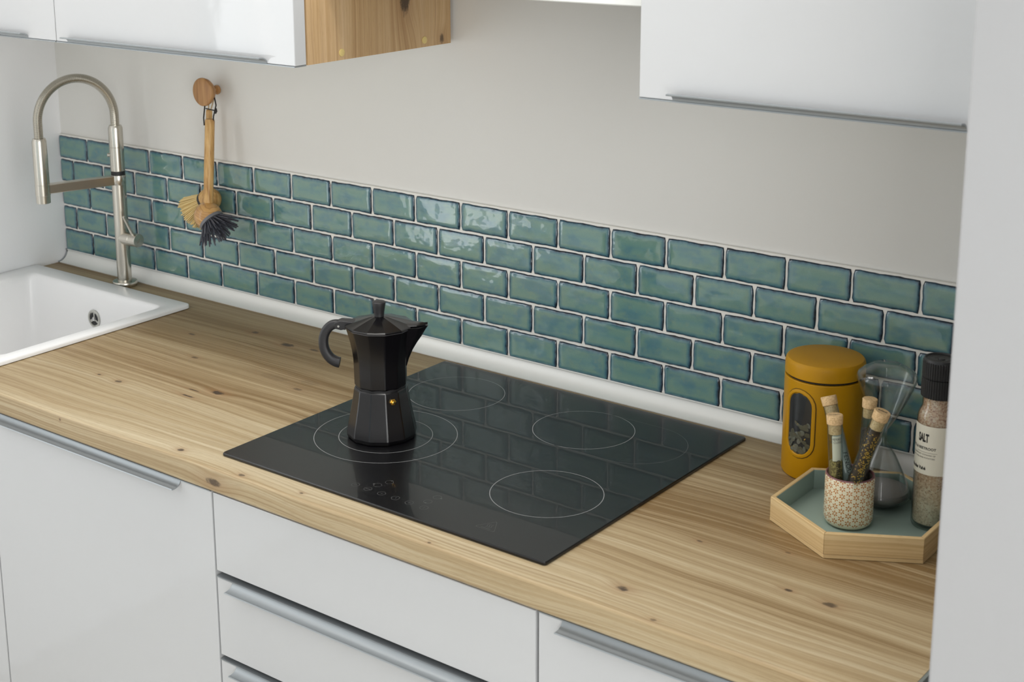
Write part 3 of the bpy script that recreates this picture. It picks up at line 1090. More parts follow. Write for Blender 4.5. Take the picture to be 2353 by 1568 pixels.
def brush(name, label, top, hc, ax, R_, hr, head_mat, col_mat, bri_mat, cut, blen, nb, brad, spread, curl, seed):
    b_ = thing(name, label, 'brush', group=None)
    top, hc, ax = Vector(top), Vector(hc), Vector(ax).normalized()
    d_ = (hc - top).normalized()
    obj('handle', MB().tube([top - d_ * 0.0010, top, top + d_ * 0.003, top.lerp(hc, 0.5), hc - d_ * (R_ * 0.8)], [hr[0] * 0.6, hr[0] * 0.9, hr[0], hr[1], hr[2]], 18), 'bamboo', b_, smooth=50)
    brush_ball(hc, ax, R_, head_mat, b_, cut)
    a_ = ax.cross(Vector((0, 1, 0))).normalized()
    bb = ax.cross(a_).normalized()
    rc = R_ * math.sqrt(1 - cut * cut)
    rs_ = []
    for rr_, dd in ((rc * 0.7, -0.001), (rc * 1.015, -0.001), (rc * 1.03, 0.0015), (rc * 1.01, 0.0050), (rc * 0.7, 0.0055)):
        rs_.append([tuple(hc + ax * (R_ * cut + dd) + (a_ * math.cos(2 * PI * j / 28) + bb * math.sin(2 * PI * j / 28)) * rr_) for j in range(28)])
    obj('collar', MB().rings(rs_, True, True, True), col_mat, b_, smooth=40)
    rg_ = random.Random(seed)
    mb_ = MB()
    for k in range(nb):
        fr_ = math.sqrt((k + 0.5) / nb)
        an = k * 2.39996
        off = (a_ * math.cos(an) + bb * math.sin(an))
        p0 = hc + ax * (R_ * cut + 0.004) + off * (rc * 0.88 * fr_)
        dirn = (ax + off * (spread * fr_) + Vector((rg_.uniform(-1, 1), rg_.uniform(-1, 1), rg_.uniform(-1, 1))) * curl).normalized()
        L_ = blen * rg_.uniform(0.9, 1.05)
        p2 = p0 + dirn * L_
        p1 = p0 + dirn * (L_ * 0.5) + Vector((rg_.uniform(-1, 1), rg_.uniform(-1, 1), rg_.uniform(-1, 1))) * (curl * 0.006)
        for q in (p1, p2): q.y = min(q.y, -0.0115)
        mb_.tube([p0, p1, p2], [brad, brad, brad * 0.85], 4)
    o_ = obj('bristles', mb_, bri_mat, b_, smooth=0)
    o_['kind'] = 'stuff'
    return b_


b2 = brush('dish_brush', 'rear bamboo dish brush with tan fibre bristles and black collar', (0.5160, -0.020, 0.3900), (0.5125, -0.027, 0.2116), (-0.78, -0.10, -0.62), 0.0235,
           (0.0062, 0.0062, 0.0075), 'bamboo', 'collar_black', 'bristle_tan', 0.30, 0.044, 380, 0.0014, 0.50, 0.07, 4)
b1 = brush('dish_brush', 'front bamboo dish brush with dark grey bristles and banded ball head', (0.5450, -0.045, 0.3780), (0.5498, -0.066, 0.1910), (0.76, 0.0, -0.65), 0.0280,
           (0.0094, 0.0098, 0.0092), 'bamboo_banded', 'collar_grey', 'bristle_grey', 0.42, 0.036, 74, 0.0017, 0.95, 0.05, 5)
# hanging loops belong to their brushes
obj('loop', MB().tube([(0.5525, -0.0445, 0.366), (0.5535, -0.043, 0.384), (0.5500, -0.032, 0.404), (0.5290, -0.018, 0.424), (0.5150, -0.010, 0.4335), (0.5030, -0.014, 0.424), (0.5200, -0.034, 0.400), (0.5330, -0.050, 0.380), (0.5360, -0.052, 0.366)], 0.0013, 8), 'cord_black', b1)
obj('knot', MB().tube([(0.5530, -0.038, 0.389), (0.5525, -0.036, 0.393), (0.5510, -0.034, 0.398)], [0.0022, 0.0034, 0.0020], 10), 'cord_black', b1)
obj('cord_bar', MB().tube([(0.5510, -0.036, 0.394), (0.5300, -0.041, 0.397)], 0.0011, 8), 'cord_black', b1)
obj('loop', MB().tube([(0.5200, -0.021, 0.386), (0.5280, -0.018, 0.410), (0.5230, -0.008, 0.430), (0.5150, -0.006, 0.4335), (0.5080, -0.008, 0.425), (0.5130, -0.017, 0.405), (0.5150, -0.021, 0.388)], 0.0012, 8), 'cord_tan', b2)

# ------------------------------------------------------------------ hob
hob = thing('induction_hob', 'black glass hob with thin grey cooking rings set in the worktop', 'hob')
HX0, HX1, HY0, HY1, HZ = 1.1182, 1.7081, -0.564, -0.038, 0.0052
rs = [rrect(HX0 + .001, HX1 - .001, HY0 + .001, HY1 - .001, 0.004, 0.0003), rrect(HX0, HX1, HY0, HY1, 0.005, 0.0012), rrect(HX0, HX1, HY0, HY1, 0.005, 0.0038), rrect(HX0 + .0012, HX1 - .0012, HY0 + .0012, HY1 - .0012, 0.0045, HZ)]
obj('glass_plate', MB().rings(rs, True, True, True), 'hob_glass', hob, smooth=30)


def ring2(cx, cy, R_, w_=0.0010, n_=96, a0=0, a1=2 * PI, z=HZ + 0.00012):
    mb_ = MB()
    full_ = abs(a1 - a0 - 2 * PI) < 1e-6
    N2 = n_ if full_ else n_ + 1
    ins = [(cx + (R_ - w_ / 2) * math.cos(a0 + (a1 - a0) * k / n_), cy + (R_ - w_ / 2) * math.sin(a0 + (a1 - a0) * k / n_), z) for k in range(N2)]
    out = [(cx + (R_ + w_ / 2) * math.cos(a0 + (a1 - a0) * k / n_), cy + (R_ + w_ / 2) * math.sin(a0 + (a1 - a0) * k / n_), z) for k in range(N2)]
    return mb_.rings([out, ins], full_)


def line2(p, q, w_=0.0008, z=HZ + 0.00012):
    p, q = Vector((*p, z)), Vector((*q, z))
    d_ = (q - p).normalized()
    s_ = Vector((-d_.y, d_.x, 0)) * (w_ / 2)
    return MB().add([p - s_, q - s_, q + s_, p + s_], [(0, 1, 2, 3)])


for cx, cy, R_ in ((1.2387, -0.1558, 0.0795), (1.2672, -0.3640, 0.1095), (1.2672, -0.3640, 0.0717), (1.4950, -0.1630, 0.0785), (1.5878, -0.3911, 0.0790)):
    obj('cooking_ring', ring2(cx, cy, R_), 'hob_print', hob, smooth=0)
# oval extension of the rear right zone
ex = MB()
ec, eR = (1.5880, -0.1630), 0.0785
q = ring2(ec[0], ec[1], eR, 0.0008, 48, -PI / 2, PI / 2)
ex.add(q.v, q.f)
for s_ in (1, -1):
    q = line2((1.4950, -0.1630 + s_ * eR), (ec[0], ec[1] + s_ * eR))
    ex.add(q.v, q.f)
obj('oval_extension', ex, 'hob_print_faint', hob, smooth=0)
# touch controls
IC = [(1.3896, -0.4950, 'dot_up'), (1.3830, -0.5125, 'dot_left'), (1.3808, -0.5305, 'OO'), (1.3571, -0.5303, 'lock'), (1.4061, -0.5303, '-'), (1.4315, -0.5303, 'clock'), (1.4566, -0.5303, '+'),
      (1.4831, -0.5307, 'I'), (1.4746, -0.5123, 'dot_down'), (1.4759, -0.4935, 'dot_right')]
for cx, cy, k in IC:
    mb = ring2(cx, cy, 0.0058, 0.0005, 28)
    dots = {'dot_up': (0, 0.0058), 'dot_left': (-0.0072, 0), 'dot_down': (0, -0.0050), 'dot_right': (0.0072, 0)}
    if k in dots:
        q = ring2(cx + dots[k][0], cy + dots[k][1], 0.0007, 0.0014, 12)
        mb.add(q.v, q.f)
    elif k in ('-', '+', 'I', 'clock', 'OO', 'lock'):
        L = []
        if k in '-+': L.append(((cx - .002, cy), (cx + .002, cy)))
        if k == '+': L.append(((cx, cy - .002), (cx, cy + .002)))
        if k == 'I': L.append(((cx, cy - .0022), (cx, cy + .0022)))
        if k == 'clock': L += [((cx, cy), (cx, cy + .003)), ((cx, cy), (cx + .0022, cy - .001))]
        for p_, q_ in L:
            q = line2(p_, q_, 0.0005)
            mb.add(q.v, q.f)
        if k == 'OO':
            for d_ in (-.0028, 0, .0028):
                q = ring2(cx + d_, cy, 0.0009, 0.0004, 12)
                mb.add(q.v, q.f)
        if k == 'lock':
            q = ring2(cx, cy, 0.0016, 0.0004, 12)
            mb.add(q.v, q.f)
    obj('touch_symbol', mb, 'hob_print_faint', hob, smooth=0)
# hot surface warning triangle
A, B, D = Vector((1.5722, -0.5335)), Vector((1.5888, -0.5050)), Vector((1.6050, -0.5335))
cen = (A + B + D) / 3
pts = []
for p_ in (A, D, B):
    for o_ in (A, D, B):
        pass
P3 = []
tri = [A, D, B]
for i in range(3):
    p_, pv_, nx_ = tri[i], tri[i - 1], tri[(i + 1) % 3]
    d0, d1v = (pv_ - p_).normalized(), (nx_ - p_).normalized()
    for k in range(6):
        t = k / 5
        a_ = p_ + d0 * 0.0045
        c_ = p_ + d1v * 0.0045
        P3.append(a_ * (1 - t) ** 2 + p_ * 2 * t * (1 - t) + c_ * t * t)
inner = [cen + (p_ - cen) * 0.955 for p_ in P3]
mb = MB().rings([[(p_.x, p_.y, HZ + .00012) for p_ in P3], [(p_.x, p_.y, HZ + .00012) for p_ in inner]])
for s_ in (-0.0035, 0, 0.0035):
    prev = None
    for k in range(9):
        y_ = cen.y - 0.0035 + 0.0105 * k / 8
        p_ = (cen.x + s_ + 0.0012 * math.sin(k / 8 * 2 * PI), y_)
        if prev:
            q = line2(prev, p_, 0.0005)
            mb.add(q.v, q.f)
        prev = p_
q = line2((cen.x - 0.008, cen.y - 0.0062), (cen.x + 0.008, cen.y - 0.0062), 0.0007)
mb.add(q.v, q.f)
obj('warning_triangle', mb, 'hob_print_faint', hob, smooth=0)

# ------------------------------------------------------------------ moka pot
moka = thing('moka_pot', 'black faceted stovetop coffee maker standing on the front left ring of the hob', 'coffee maker', (1.2606, -0.3653, HZ))
PH = math.radians(21)
NF = 12


def facet_lathe(prof, phase=PH):
    # polygonal body: vertices at the corners, two extra close to each to give a small rounded edge
    rs_ = []
    for a_, z_ in prof:
        ring_ = []
        for k in range(NF):
            an = phase + 2 * PI * k / NF
            p_ = Vector((a_ * math.cos(an), a_ * math.sin(an)))
            an0, an1 = an - 2 * PI / NF, an + 2 * PI / NF
            p0 = Vector((a_ * math.cos(an0), a_ * math.sin(an0)))
            p1 = Vector((a_ * math.cos(an1), a_ * math.sin(an1)))
            for q_ in (p_.lerp(p0, 0.045), p_.lerp(p1, 0.045)):
                ring_.append((q_.x, q_.y, z_))
        rs_.append(ring_)
    return rs_


zb = -HZ + 0.0  # heights below are above the worktop
lowp = [(0.0490, 0.0003), (0.0522, 0.0012), (0.0540, 0.0050), (0.0542, 0.0075), (0.0528, 0.0170), (0.0500, 0.0300), (0.0470, 0.0440), (0.0443, 0.0580), (0.0425, 0.0690), (0.0416, 0.0755), (0.0408, 0.0782), (0.0392, 0.0798), (0.030, 0.0805)]
obj('water_chamber', MB().rings(facet_lathe(lowp), True, True, True), 'moka', moka, smooth=12)
obj('gasket_ring', MB().lathe([(0.0370, 0.0790), (0.0378, 0.0800), (0.0378, 0.0835), (0.0370, 0.0845)], 48), 'black_gap', moka)
upp = [(0.030, 0.0822), (0.0385, 0.0828), (0.0402, 0.0850), (0.0405, 0.0980), (0.0407, 0.1130), (0.0413, 0.1260), (0.0428, 0.1380), (0.0450, 0.1500), (0.0480, 0.1620), (0.0504, 0.1705), (0.0513, 0.1735), (0.0511, 0.1745), (0.0490, 0.1745)]
obj('jug', MB().rings(facet_lathe(upp), True, True, True), 'moka', moka, smooth=12)
# spout
sd = math.radians(33)
dx_ = Vector((math.cos(sd), math.sin(sd), 0))
sx_ = Vector((-math.sin(sd), math.cos(sd), 0))
rs = []
for (z_, reach, hw2) in ((0.112, 0.0405, 0.001), (0.124, 0.0440, 0.0055), (0.138, 0.0500, 0.0095), (0.150, 0.0570, 0.0125), (0.160, 0.0640, 0.0150), (0.169, 0.0690, 0.0170), (0.1765, 0.0740, 0.0185)):
    base_r = 0.036
    ring_ = []
    for (a_, b_) in ((base_r, hw2 * 1.25), (reach * 0.72 + base_r * 0.28, hw2 * 0.9), (reach * 0.93 + base_r * 0.07, hw2 * 0.34), (reach, 0.0), (reach * 0.93 + base_r * 0.07, -hw2 * 0.34), (reach * 0.72 + base_r * 0.28, -hw2 * 0.9), (base_r, -hw2 * 1.25)):
        ring_.append(tuple(dx_ * a_ + sx_ * b_ + Vector((0, 0, z_))))
    rs.append(ring_)
obj('spout', MB().rings(rs, True, True, True), 'moka', moka, smooth=35)
# lid with pleated facets
rs = []
for (a_, z_, am_) in ((0.0510, 0.1745, 0), (0.0523, 0.1750, 0), (0.0525, 0.1766, 0.0), (0.0512, 0.1778, 0.0002), (0.030, 0.1838, 0.0004), (0.012, 0.1888, 0.0002), (0.007, 0.1896, 0)):
    ring_ = []
    for k in range(NF * 2):
        an = PH + PI * k / NF
        pk = (k % 2 == 0)
        rr_ = a_ * (1.0 if pk else 0.975)
        ring_.append((rr_ * math.cos(an), rr_ * math.sin(an), z_ + (am_ if pk else -am_)))
    rs.append(ring_)
lid = obj('lid', MB().rings(rs, True, True, True), 'moka', moka, smooth=12)
obj('rim_line', MB().rings([[(p_[0] * 1.004, p_[1] * 1.004, 0.1736) for p_ in facet_lathe([(0.0514, 0)])[0]], [(p_[0] * 1.006, p_[1] * 1.006, 0.1746) for p_ in facet_lathe([(0.0514, 0)])[0]]]), 'moka_edge', moka, smooth=0)
# beak of the lid over the spout
bk = MB()
rs = []
for (a_, b_, z_) in ((0.040, 0.0165, 0.1792), (0.058, 0.0120, 0.1790), (0.068, 0.0050, 0.1790), (0.0730, 0.0012, 0.1796)):
    c_ = dx_ * a_
    rs.append([tuple(c_ + sx_ * b_ + Vector((0, 0, z_ - 0.0012))), tuple(c_ - sx_ * b_ + Vector((0, 0, z_ - 0.0012))), tuple(c_ - sx_ * b_ * 0.9 + Vector((0, 0, z_))), tuple(c_ + Vector((0, 0, z_ + 0.0018))), tuple(c_ + sx_ * b_ * 0.9 + Vector((0, 0, z_)))])
obj('lid_beak', bk.rings(rs, True, True, True), 'moka', moka, smooth=20)
obj('lid_knob', MB().lathe([(0.0074, 0.1875), (0.0072, 0.1890), (0.0078, 0.1960), (0.0093, 0.2050), (0.0101, 0.2098), (0.0100, 0.2114), (0.0088, 0.2124), (0.0040, 0.2126)], 32), 'moka_plastic', moka, smooth=40)
# handle curving down on the side opposite the spout
hd = -dx_
P_ = [(0.050, 0.1700), (0.056, 0.1735), (0.064, 0.1755), (0.0725, 0.1735), (0.0795, 0.1675), (0.0845, 0.1580), (0.0862, 0.1475), (0.0852, 0.1370), (0.0815, 0.1280), (0.0755, 0.1205), (0.0680, 0.1160), (0.0620, 0.1145)]
W_ = [0.0045, 0.0058, 0.0070, 0.0076, 0.0078, 0.0078, 0.0078, 0.0078, 0.0079, 0.0080, 0.0082, 0.0082]
# smooth the path
pts, ws = [], []
for i in range(len(P_) - 1):
    for k in range(3):
        t = k / 3
        pm = P_[max(i - 1, 0)]; pa = P_[i]; pb = P_[i + 1]; pn = P_[min(i + 2, len(P_) - 1)]
        q = [0.5 * ((2 * pa[c]) + (-pm[c] + pb[c]) * t + (2 * pm[c] - 5 * pa[c] + 4 * pb[c] - pn[c]) * t * t + (-pm[c] + 3 * pa[c] - 3 * pb[c] + pn[c]) * t ** 3) for c in (0, 1)]
        pts.append(q); ws.append(W_[i] * (1 - t) + W_[i + 1] * t)
pts.append(P_[-1]); ws.append(W_[-1])
rs = []
for i, (a_, z_) in enumerate(pts):
    q0, q1 = pts[max(i - 1, 0)], pts[min(i + 1, len(pts) - 1)]
    tx_, tz_ = q1[0] - q0[0], q1[1] - q0[1]
    L_ = math.hypot(tx_, tz_)
    nx_, nz_ = -tz_ / L_, tx_ / L_
    ring_ = []
    for j in range(16):
        an = 2 * PI * j / 16
        ca, sa = math.cos(an), math.sin(an)
        ca = math.copysign(abs(ca) ** 0.7, ca); sa = math.copysign(abs(sa) ** 0.7, sa)
        p_ = hd * (a_ + nx_ * ws[i] * 0.95 * ca) + sx_ * (ws[i] * 0.92 * sa)
        ring_.append((p_.x, p_.y, z_ + nz_ * ws[i] * 0.95 * ca))
    rs.append(ring_)
han = obj('handle', MB().rings(rs, True, True, True), 'moka_plastic', moka, smooth=50)
# hinge
rs = [tuple(hd * 0.036 + sx_ * s_ * 0.010 + Vector((0, 0, z_))) for s_, z_ in ((1, .172), (-1, .172), (-1, .1815), (1, .1815))]
rs2 = [tuple(hd * 0.058 + sx_ * s_ * 0.0085 + Vector((0, 0, z_))) for s_, z_ in ((1, .168), (-1, .168), (-1, .1830), (1, .1830))]
rs3 = [tuple(hd * 0.068 + sx_ * s_ * 0.0075 + Vector((0, 0, z_))) for s_, z_ in ((1, .170), (-1, .170), (-1, .1790), (1, .1790))]
obj('hinge', MB().rings([rs, rs2, rs3], True, True, True), 'moka_plastic', moka, bevel=0.0015)
pc = hd * 0.0610 + Vector((0, 0, 0.1745))
obj('hinge_pin', MB().tube([pc - sx_ * 0.0095, pc - sx_ * -0.0095], 0.0017, 12), 'chrome', moka)
# brass safety valve
va = math.radians(-24)
vd = Vector((math.cos(va), math.sin(va), 0.10)).normalized()
vc = Vector((0.0412 * math.cos(va), 0.0412 * math.sin(va), 0.0660))
vo = obj('safety_valve', MB().tube([vc - vd * 0.001, vc + vd * 0.0026, vc + vd * 0.0030], [0.0052, 0.0052, 0.0044], 6), 'brass', moka, smooth=0)
obj('valve_nipple', MB().tube([vc + vd * 0.002, vc + vd * 0.0058, vc + vd * 0.0062], [0.0028, 0.0026, 0.0018], 16), 'brass', vo)
obj('valve_hole', MB().tube([vc + vd * 0.006, vc + vd * 0.00635], 0.0010, 10), 'black_gap', vo)

# ------------------------------------------------------------------ mustard canister
CX, CY, CR = 1.8465, -0.0765, 0.0555
can = thing('storage_canister', 'tall mustard yellow canister with an oval window in front of the tiles', 'canister', (CX, CY, 0))
obj('body', MB().lathe([(0.050, 0.0004), (0.0542, 0.0014), (0.0558, 0.0045), (0.0558, 0.1455), (0.0552, 0.1465), (0.0520, 0.1467), (0.0520, 0.1490)], 72), 'mustard', can, smooth=30)
obj('seal_gap', MB().lathe([(0.0515, 0.1466), (0.0528, 0.1470), (0.0528, 0.1502), (0.0515, 0.1504)], 72), 'mustard_in', can)
obj('lid', MB().lathe([(0.0525, 0.1500), (0.0550, 0.1502), (0.0558, 0.1510), (0.0556, 0.1660), (0.0546, 0.1700), (0.0528, 0.1722), (0.0500, 0.1730), (0.020, 0.1734)], 72), 'mustard', can, smooth=30)


def capsule(hw_a, z0, z1, R_, n_=10, az0=math.radians(-101)):
    # outline of an upright capsule wrapped on a cylinder of radius R_; hw_a half width in metres of arc
    P_ = []
    rz = hw_a
    for k in range(n_ + 1):
        a = PI * k / n_
        P_.append((hw_a * math.cos(a), z1 - rz + rz * math.sin(a)))
    for k in range(n_ + 1):
        a = PI + PI * k / n_
        P_.append((hw_a * math.cos(a), z0 + rz + rz * math.sin(a)))
    return [(R_ * math.cos(az0 + s_ / 0.0558), R_ * math.sin(az0 + s_ / 0.0558), z_) for s_, z_ in P_]


def capsule_fill(hw_a, z0, z1, R_):
    # strips across the width so that the patch follows the cylinder
    az0 = math.radians(-101)
    mb_ = MB()
    rows, colsn = 22, 10
    g_ = []
    for i in range(rows + 1):
        # vertical param
        zz = z0 + (z1 - z0) * i / rows
        if zz > z1 - hw_a: ww = math.sqrt(max(0, hw_a ** 2 - (zz - (z1 - hw_a)) ** 2))
        elif zz < z0 + hw_a: ww = math.sqrt(max(0, hw_a ** 2 - ((z0 + hw_a) - zz) ** 2))
        else: ww = hw_a
        ww = max(ww, 0.0004)
        g_.append([(R_ * math.cos(az0 + (-ww + 2 * ww * j / colsn) / 0.0558), R_ * math.sin(az0 + (-ww + 2 * ww * j / colsn) / 0.0558), zz) for j in range(colsn + 1)])
    return mb_.rings(g_, False)


wz0, wz1 = 0.0350, 0.1360
rs = [capsule(0.0245, wz0 - .0005, wz1 + .0005, 0.0560), capsule(0.0240, wz0, wz1, 0.0572), capsule(0.0225, wz0 + .0015, wz1 - .0015, 0.0577), capsule(0.0200, wz0 + .004, wz1 - .004, 0.0576), capsule(0.0190, wz0 + .005, wz1 - .005, 0.0566), capsule(0.0188, wz0 + .0052, wz1 - .0052, 0.0560)]
wf = obj('window_frame', MB().rings(rs), 'mustard', can, smooth=35)
obj('frame_groove', MB().rings([capsule(0.0254, wz0 - .0013, wz1 + .0013, 0.0561), capsule(0.0246, wz0 - .0005, wz1 + .0005, 0.0561)]), 'mustard_in', can)
win = obj('window_backing', capsule_fill(0.0190, wz0 + .005, wz1 - .005, 0.0560), 'window_dark', can)
mb = MB(); mg = MB()
rg = random.Random(11)
for k in range(46):
    zz = wz0 + 0.009 + 0.042 * rg.random() ** 1.2
    hwz = 0.0155 if zz > wz0 + 0.02 else 0.0155 * (0.35 + 0.65 * (zz - wz0 - 0.005) / 0.015)
    az = math.radians(-101) + rg.uniform(-hwz, hwz) / 0.0558
    c_ = Vector((0.05645 * math.cos(az), 0.05645 * math.sin(az), zz))
    nrm = Vector((math.cos(az), math.sin(az), rg.uniform(-0.3, 0.3))).normalized()
    t1_ = nrm.cross(Vector((0, 0, 1))).normalized()
    t2_ = nrm.cross(t1_)
    q_ = rg.uniform(0, PI)
    a_, b_ = rg.uniform(0.0035, 0.0055), rg.uniform(0.0018, 0.0045)
    if k % 9 == 4: a_, b_ = 0.0016, 0.0008
    rs_ = []
    for dd, ss_ in ((0.0, 0.9), (0.00035, 1.0), (0.0006, 0.6)):
        rs_.append([tuple(c_ + nrm * dd + (t1_ * math.cos(q_) + t2_ * math.sin(q_)) * (a_ * ss_ * math.cos(2 * PI * j / 12)) + (t2_ * math.cos(q_) - t1_ * math.sin(q_)) * (b_ * ss_ * math.sin(2 * PI * j / 12))) for j in range(12)])
    (mg if k % 9 == 4 else mb).rings(rs_, True, False, True)
o = obj('dried_slices', mb, 'chips', can, smooth=60); o['kind'] = 'stuff'
o = obj('golden_flakes', mg, 'chip_gold', can, smooth=60); o['kind'] = 'stuff'
obj('window_glass', capsule_fill(0.0190, wz0 + .005, wz1 - .005, 0.0573), 'thin_glass', can)

# ------------------------------------------------------------------ hexagonal tray
TCX, TCY = 1.9722, -0.2115
tray = thing('hexagonal_tray', 'pale wood hexagonal tray with a sage green inside, holding cup, timer and salt', 'tray', (TCX, TCY, 0))


def hexr(R_, z_): return [(R_ * math.cos(-PI / 2 + PI / 3 * k), R_ * math.sin(-PI / 2 + PI / 3 * k), z_) for k in range(6)]


RO, RI = 0.1215, 0.1145
part_label(obj('base_board', MB().rings([hexr(RO - .0004, 0.0004), hexr(RO, 0.0010), hexr(RO, 0.0048), hexr(RO - .0004, 0.0052)], True, True, True), 'tray_wood', tray, smooth=0), 'pale wood base board with visible layered edge')
obj('painted_floor', MB().rings([hexr(RI, 0.0052), hexr(RI, 0.0062)], True, False, True), 'sage', tray, smooth=0)
for k in range(6):
    a0, a1 = -PI / 2 + PI / 3 * k, -PI / 2 + PI / 3 * (k + 1)
    mb = MB()

    def cs(a, s_):
        e_ = 0.0003 * s_
        t = Vector((-math.sin((a0 + a1) / 2), math.cos((a0 + a1) / 2), 0)) * e_
        o_ = [(RO, 0.0058), (RO, 0.0335), (RO - 0.0008, 0.0343), (RI + 0.0008, 0.0343), (RI, 0.0335), (RI, 0.0058)]
        return [(q[0] * math.cos(a) + t.x, q[0] * math.sin(a) + t.y, q[1]) for q in o_]
    mb.rings([cs(a0, 1), cs(a1, -1)], True, True, True)
    sp_ = obj('side_panel', mb, 'tray_wood', tray, smooth=0)
    mb = MB()
    ins = RI - 0.0002
    mb.add([(ins * math.cos(a0), ins * math.sin(a0), 0.0063), (ins * math.cos(a1), ins * math.sin(a1), 0.0063), (ins * math.cos(a1), ins * math.sin(a1), 0.0332), (ins * math.cos(a0), ins * math.sin(a0), 0.0332),
            (RI * math.cos(a0), RI * math.sin(a0), 0.0335), (RI * math.cos(a1), RI * math.sin(a1), 0.0335)], [(0, 3, 2, 1), (2, 3, 4, 5)])
    obj('painted_lining', mb, 'sage', sp_, smooth=0)
ZT = 0.0063

# ------------------------------------------------------------------ patterned cup
UX, UY = 1.9570, -0.2280
cup = thing('patterned_cup', 'small straight cream cup printed with orange brown flowers, on the tray', 'cup', (UX, UY, ZT))
obj('outside', MB().lathe([(0.0240, 0.0003), (0.0268, 0.0012), (0.0298, 0.0040), (0.0314, 0.0085), (0.0318, 0.0140), (0.0318, 0.0670), (0.0314, 0.0682)], 64, cap1=False), 'flower', cup, smooth=60)
obj('rim', MB().lathe([(0.0314, 0.0680), (0.0312, 0.0694), (0.0300, 0.0700), (0.0288, 0.0694), (0.0285, 0.0670)], 64, cap0=False, cap1=False), 'cup_rim', cup, smooth=60)
obj('inside', MB().lathe([(0.0286, 0.0672), (0.0286, 0.0100), (0.0260, 0.0060), (0.0100, 0.0055)], 64, cap0=False), 'cup_in', cup, smooth=60)

# ------------------------------------------------------------------ spice tubes


def spice_tube(label, bot_, top_, fill, fill_frac, R_=0.0098, cork_top=0.0125, text=None, paper=None, ink_text=None):
    bot_, top_ = Vector(bot_), Vector(top_)
    ax = (top_ - bot_)
    L_ = ax.length
    q = ax.to_track_quat('Z', 'Y')
    t = thing('spice_tube', label, 'test tube', bot_, 'corked spice tubes in the cup')
    t.rotation_mode = 'QUATERNION'
    # keep the local -Y axis of the tube towards the room
    t.rotation_quaternion = q
    GL = L_ - cork_top
    pf_ = [(0.0020, 0.0), (0.0060, 0.0012), (0.0088, 0.0042), (R_, 0.0085), (R_, GL - 0.001), (R_ + 0.0004, GL), (R_ - 0.0010, GL), (R_ - 0.0010, 0.0085), (0.0070, 0.0038), (0.0010, 0.0012)]
    obj('glass_tube', MB().lathe(pf_, 32), 'thin_glass', t, smooth=60)
    fl_ = GL * fill_frac
    o_ = obj('filling', MB().lathe([(0.0010, 0.0016), (0.0066, 0.0042), (R_ - 0.0014, 0.0088), (R_ - 0.0014, fl_), (0.002, fl_ + 0.0012)], 28), fill, t, smooth=50)
    o_['kind'] = 'stuff'
    c_ = obj('cork', MB().lathe([(R_ - 0.0026, GL - 0.0135), (R_ - 0.0016, GL - 0.0128), (R_ - 0.0012, GL - 0.0005), (R_ + 0.0004, GL + 0.0006), (R_ + 0.0009, L_ - 0.0010), (R_ + 0.0002, L_), (0.003, L_)], 32), 'cork', t, smooth=40)
    return t, L_, GL, R_


def world_to_tube_angle(t, wdir):
    d_ = t.rotation_quaternion.inverted() @ Vector(wdir)
    return math.atan2(d_.y, d_.x)


TOC = Vector((0.62, -0.78, 0.3))     # towards the viewer side of the room


def wrap_text(t, body, size, R_, zc_, ang, vertical=False, mat='ink', name='lettering', bold=0.0, sx=1.0):
    mb_ = subdiv_edges(text_mesh(body, size, bold, sx=sx), 0.003)
    out = MB()
    vs_ = []
    for (a, b, _) in mb_.v:
        s_, z_ = (a, b) if not vertical else (b, -a)
        th_ = ang + s_ / R_
        vs_.append((R_ * math.cos(th_), R_ * math.sin(th_), zc_ + z_))
    out.add(vs_, mb_.f)
    return obj(name, out, mat, t, smooth=0)


def wrap_patch(t, R_, ang, half, z0, z1, mat, name='paper_label', n_=14):
    g_ = [[(R_ * math.cos(ang - half + 2 * half * j / n_), R_ * math.sin(ang - half + 2 * half * j / n_), z_) for j in range(n_ + 1)] for z_ in (z0, z1)]
    return obj(name, MB().rings(g_, False), mat, t, smooth=60)


t1_, L_, GL, R_ = spice_tube('corked glass spice tube leaning left behind the oregano tube, pale paper inside', (1.9720, -0.2335, 0.0160), (1.9108, -0.2050, 0.1650), 'herb_green', 0.16, R_=0.0096)
a_ = world_to_tube_angle(t1_, TOC)
wrap_patch(t1_, 0.0080, a_ + 0.15, 1.25, 0.012, GL - 0.018, 'paper_grey')
wrap_text(t1_, 'FENOUIL', 0.0088, 0.0084, GL * 0.47, a_ + 0.35, True)
t2_, L_, GL, R_ = spice_tube('corked glass spice tube of dried oregano at the front left of the cup', (1.9500, -0.2460, 0.0145), (1.9370, -0.2410, 0.1560), 'herb_green', 0.62, R_=0.0098)
a_ = world_to_tube_angle(t2_, TOC)
wrap_patch(t2_, 0.0082, a_, 0.75, GL * 0.63, GL - 0.0145, 'paper')
wrap_text(t2_, 'HERBES\nDE CUISINE', 0.0042, 0.0086, GL * 0.84, a_, False, 'ink_brown')
wrap_text(t2_, 'ORIGAN', 0.0085, 0.0100, GL * 0.52, a_ + 0.1, True)
tm = text_mesh('Oregano', 0.0040, 0.00005)
cz_ = math.cos(a_ + PI / 2); sz_ = math.sin(a_ + PI / 2)
obj('cork_lettering', MB().add([(p_[0] * cz_ - p_[1] * sz_, p_[0] * sz_ + p_[1] * cz_, L_ + 0.0002) for p_ in tm.v], tm.f), 'ink', t2_, smooth=0)
t3_, L_, GL, R_ = spice_tube('upright corked glass spice tube filled with black seeds at the back of the cup', (1.9655, -0.2125, 0.0145), (1.9692, -0.2060, 0.1750), 'herb_seed', 0.80, R_=0.0088)
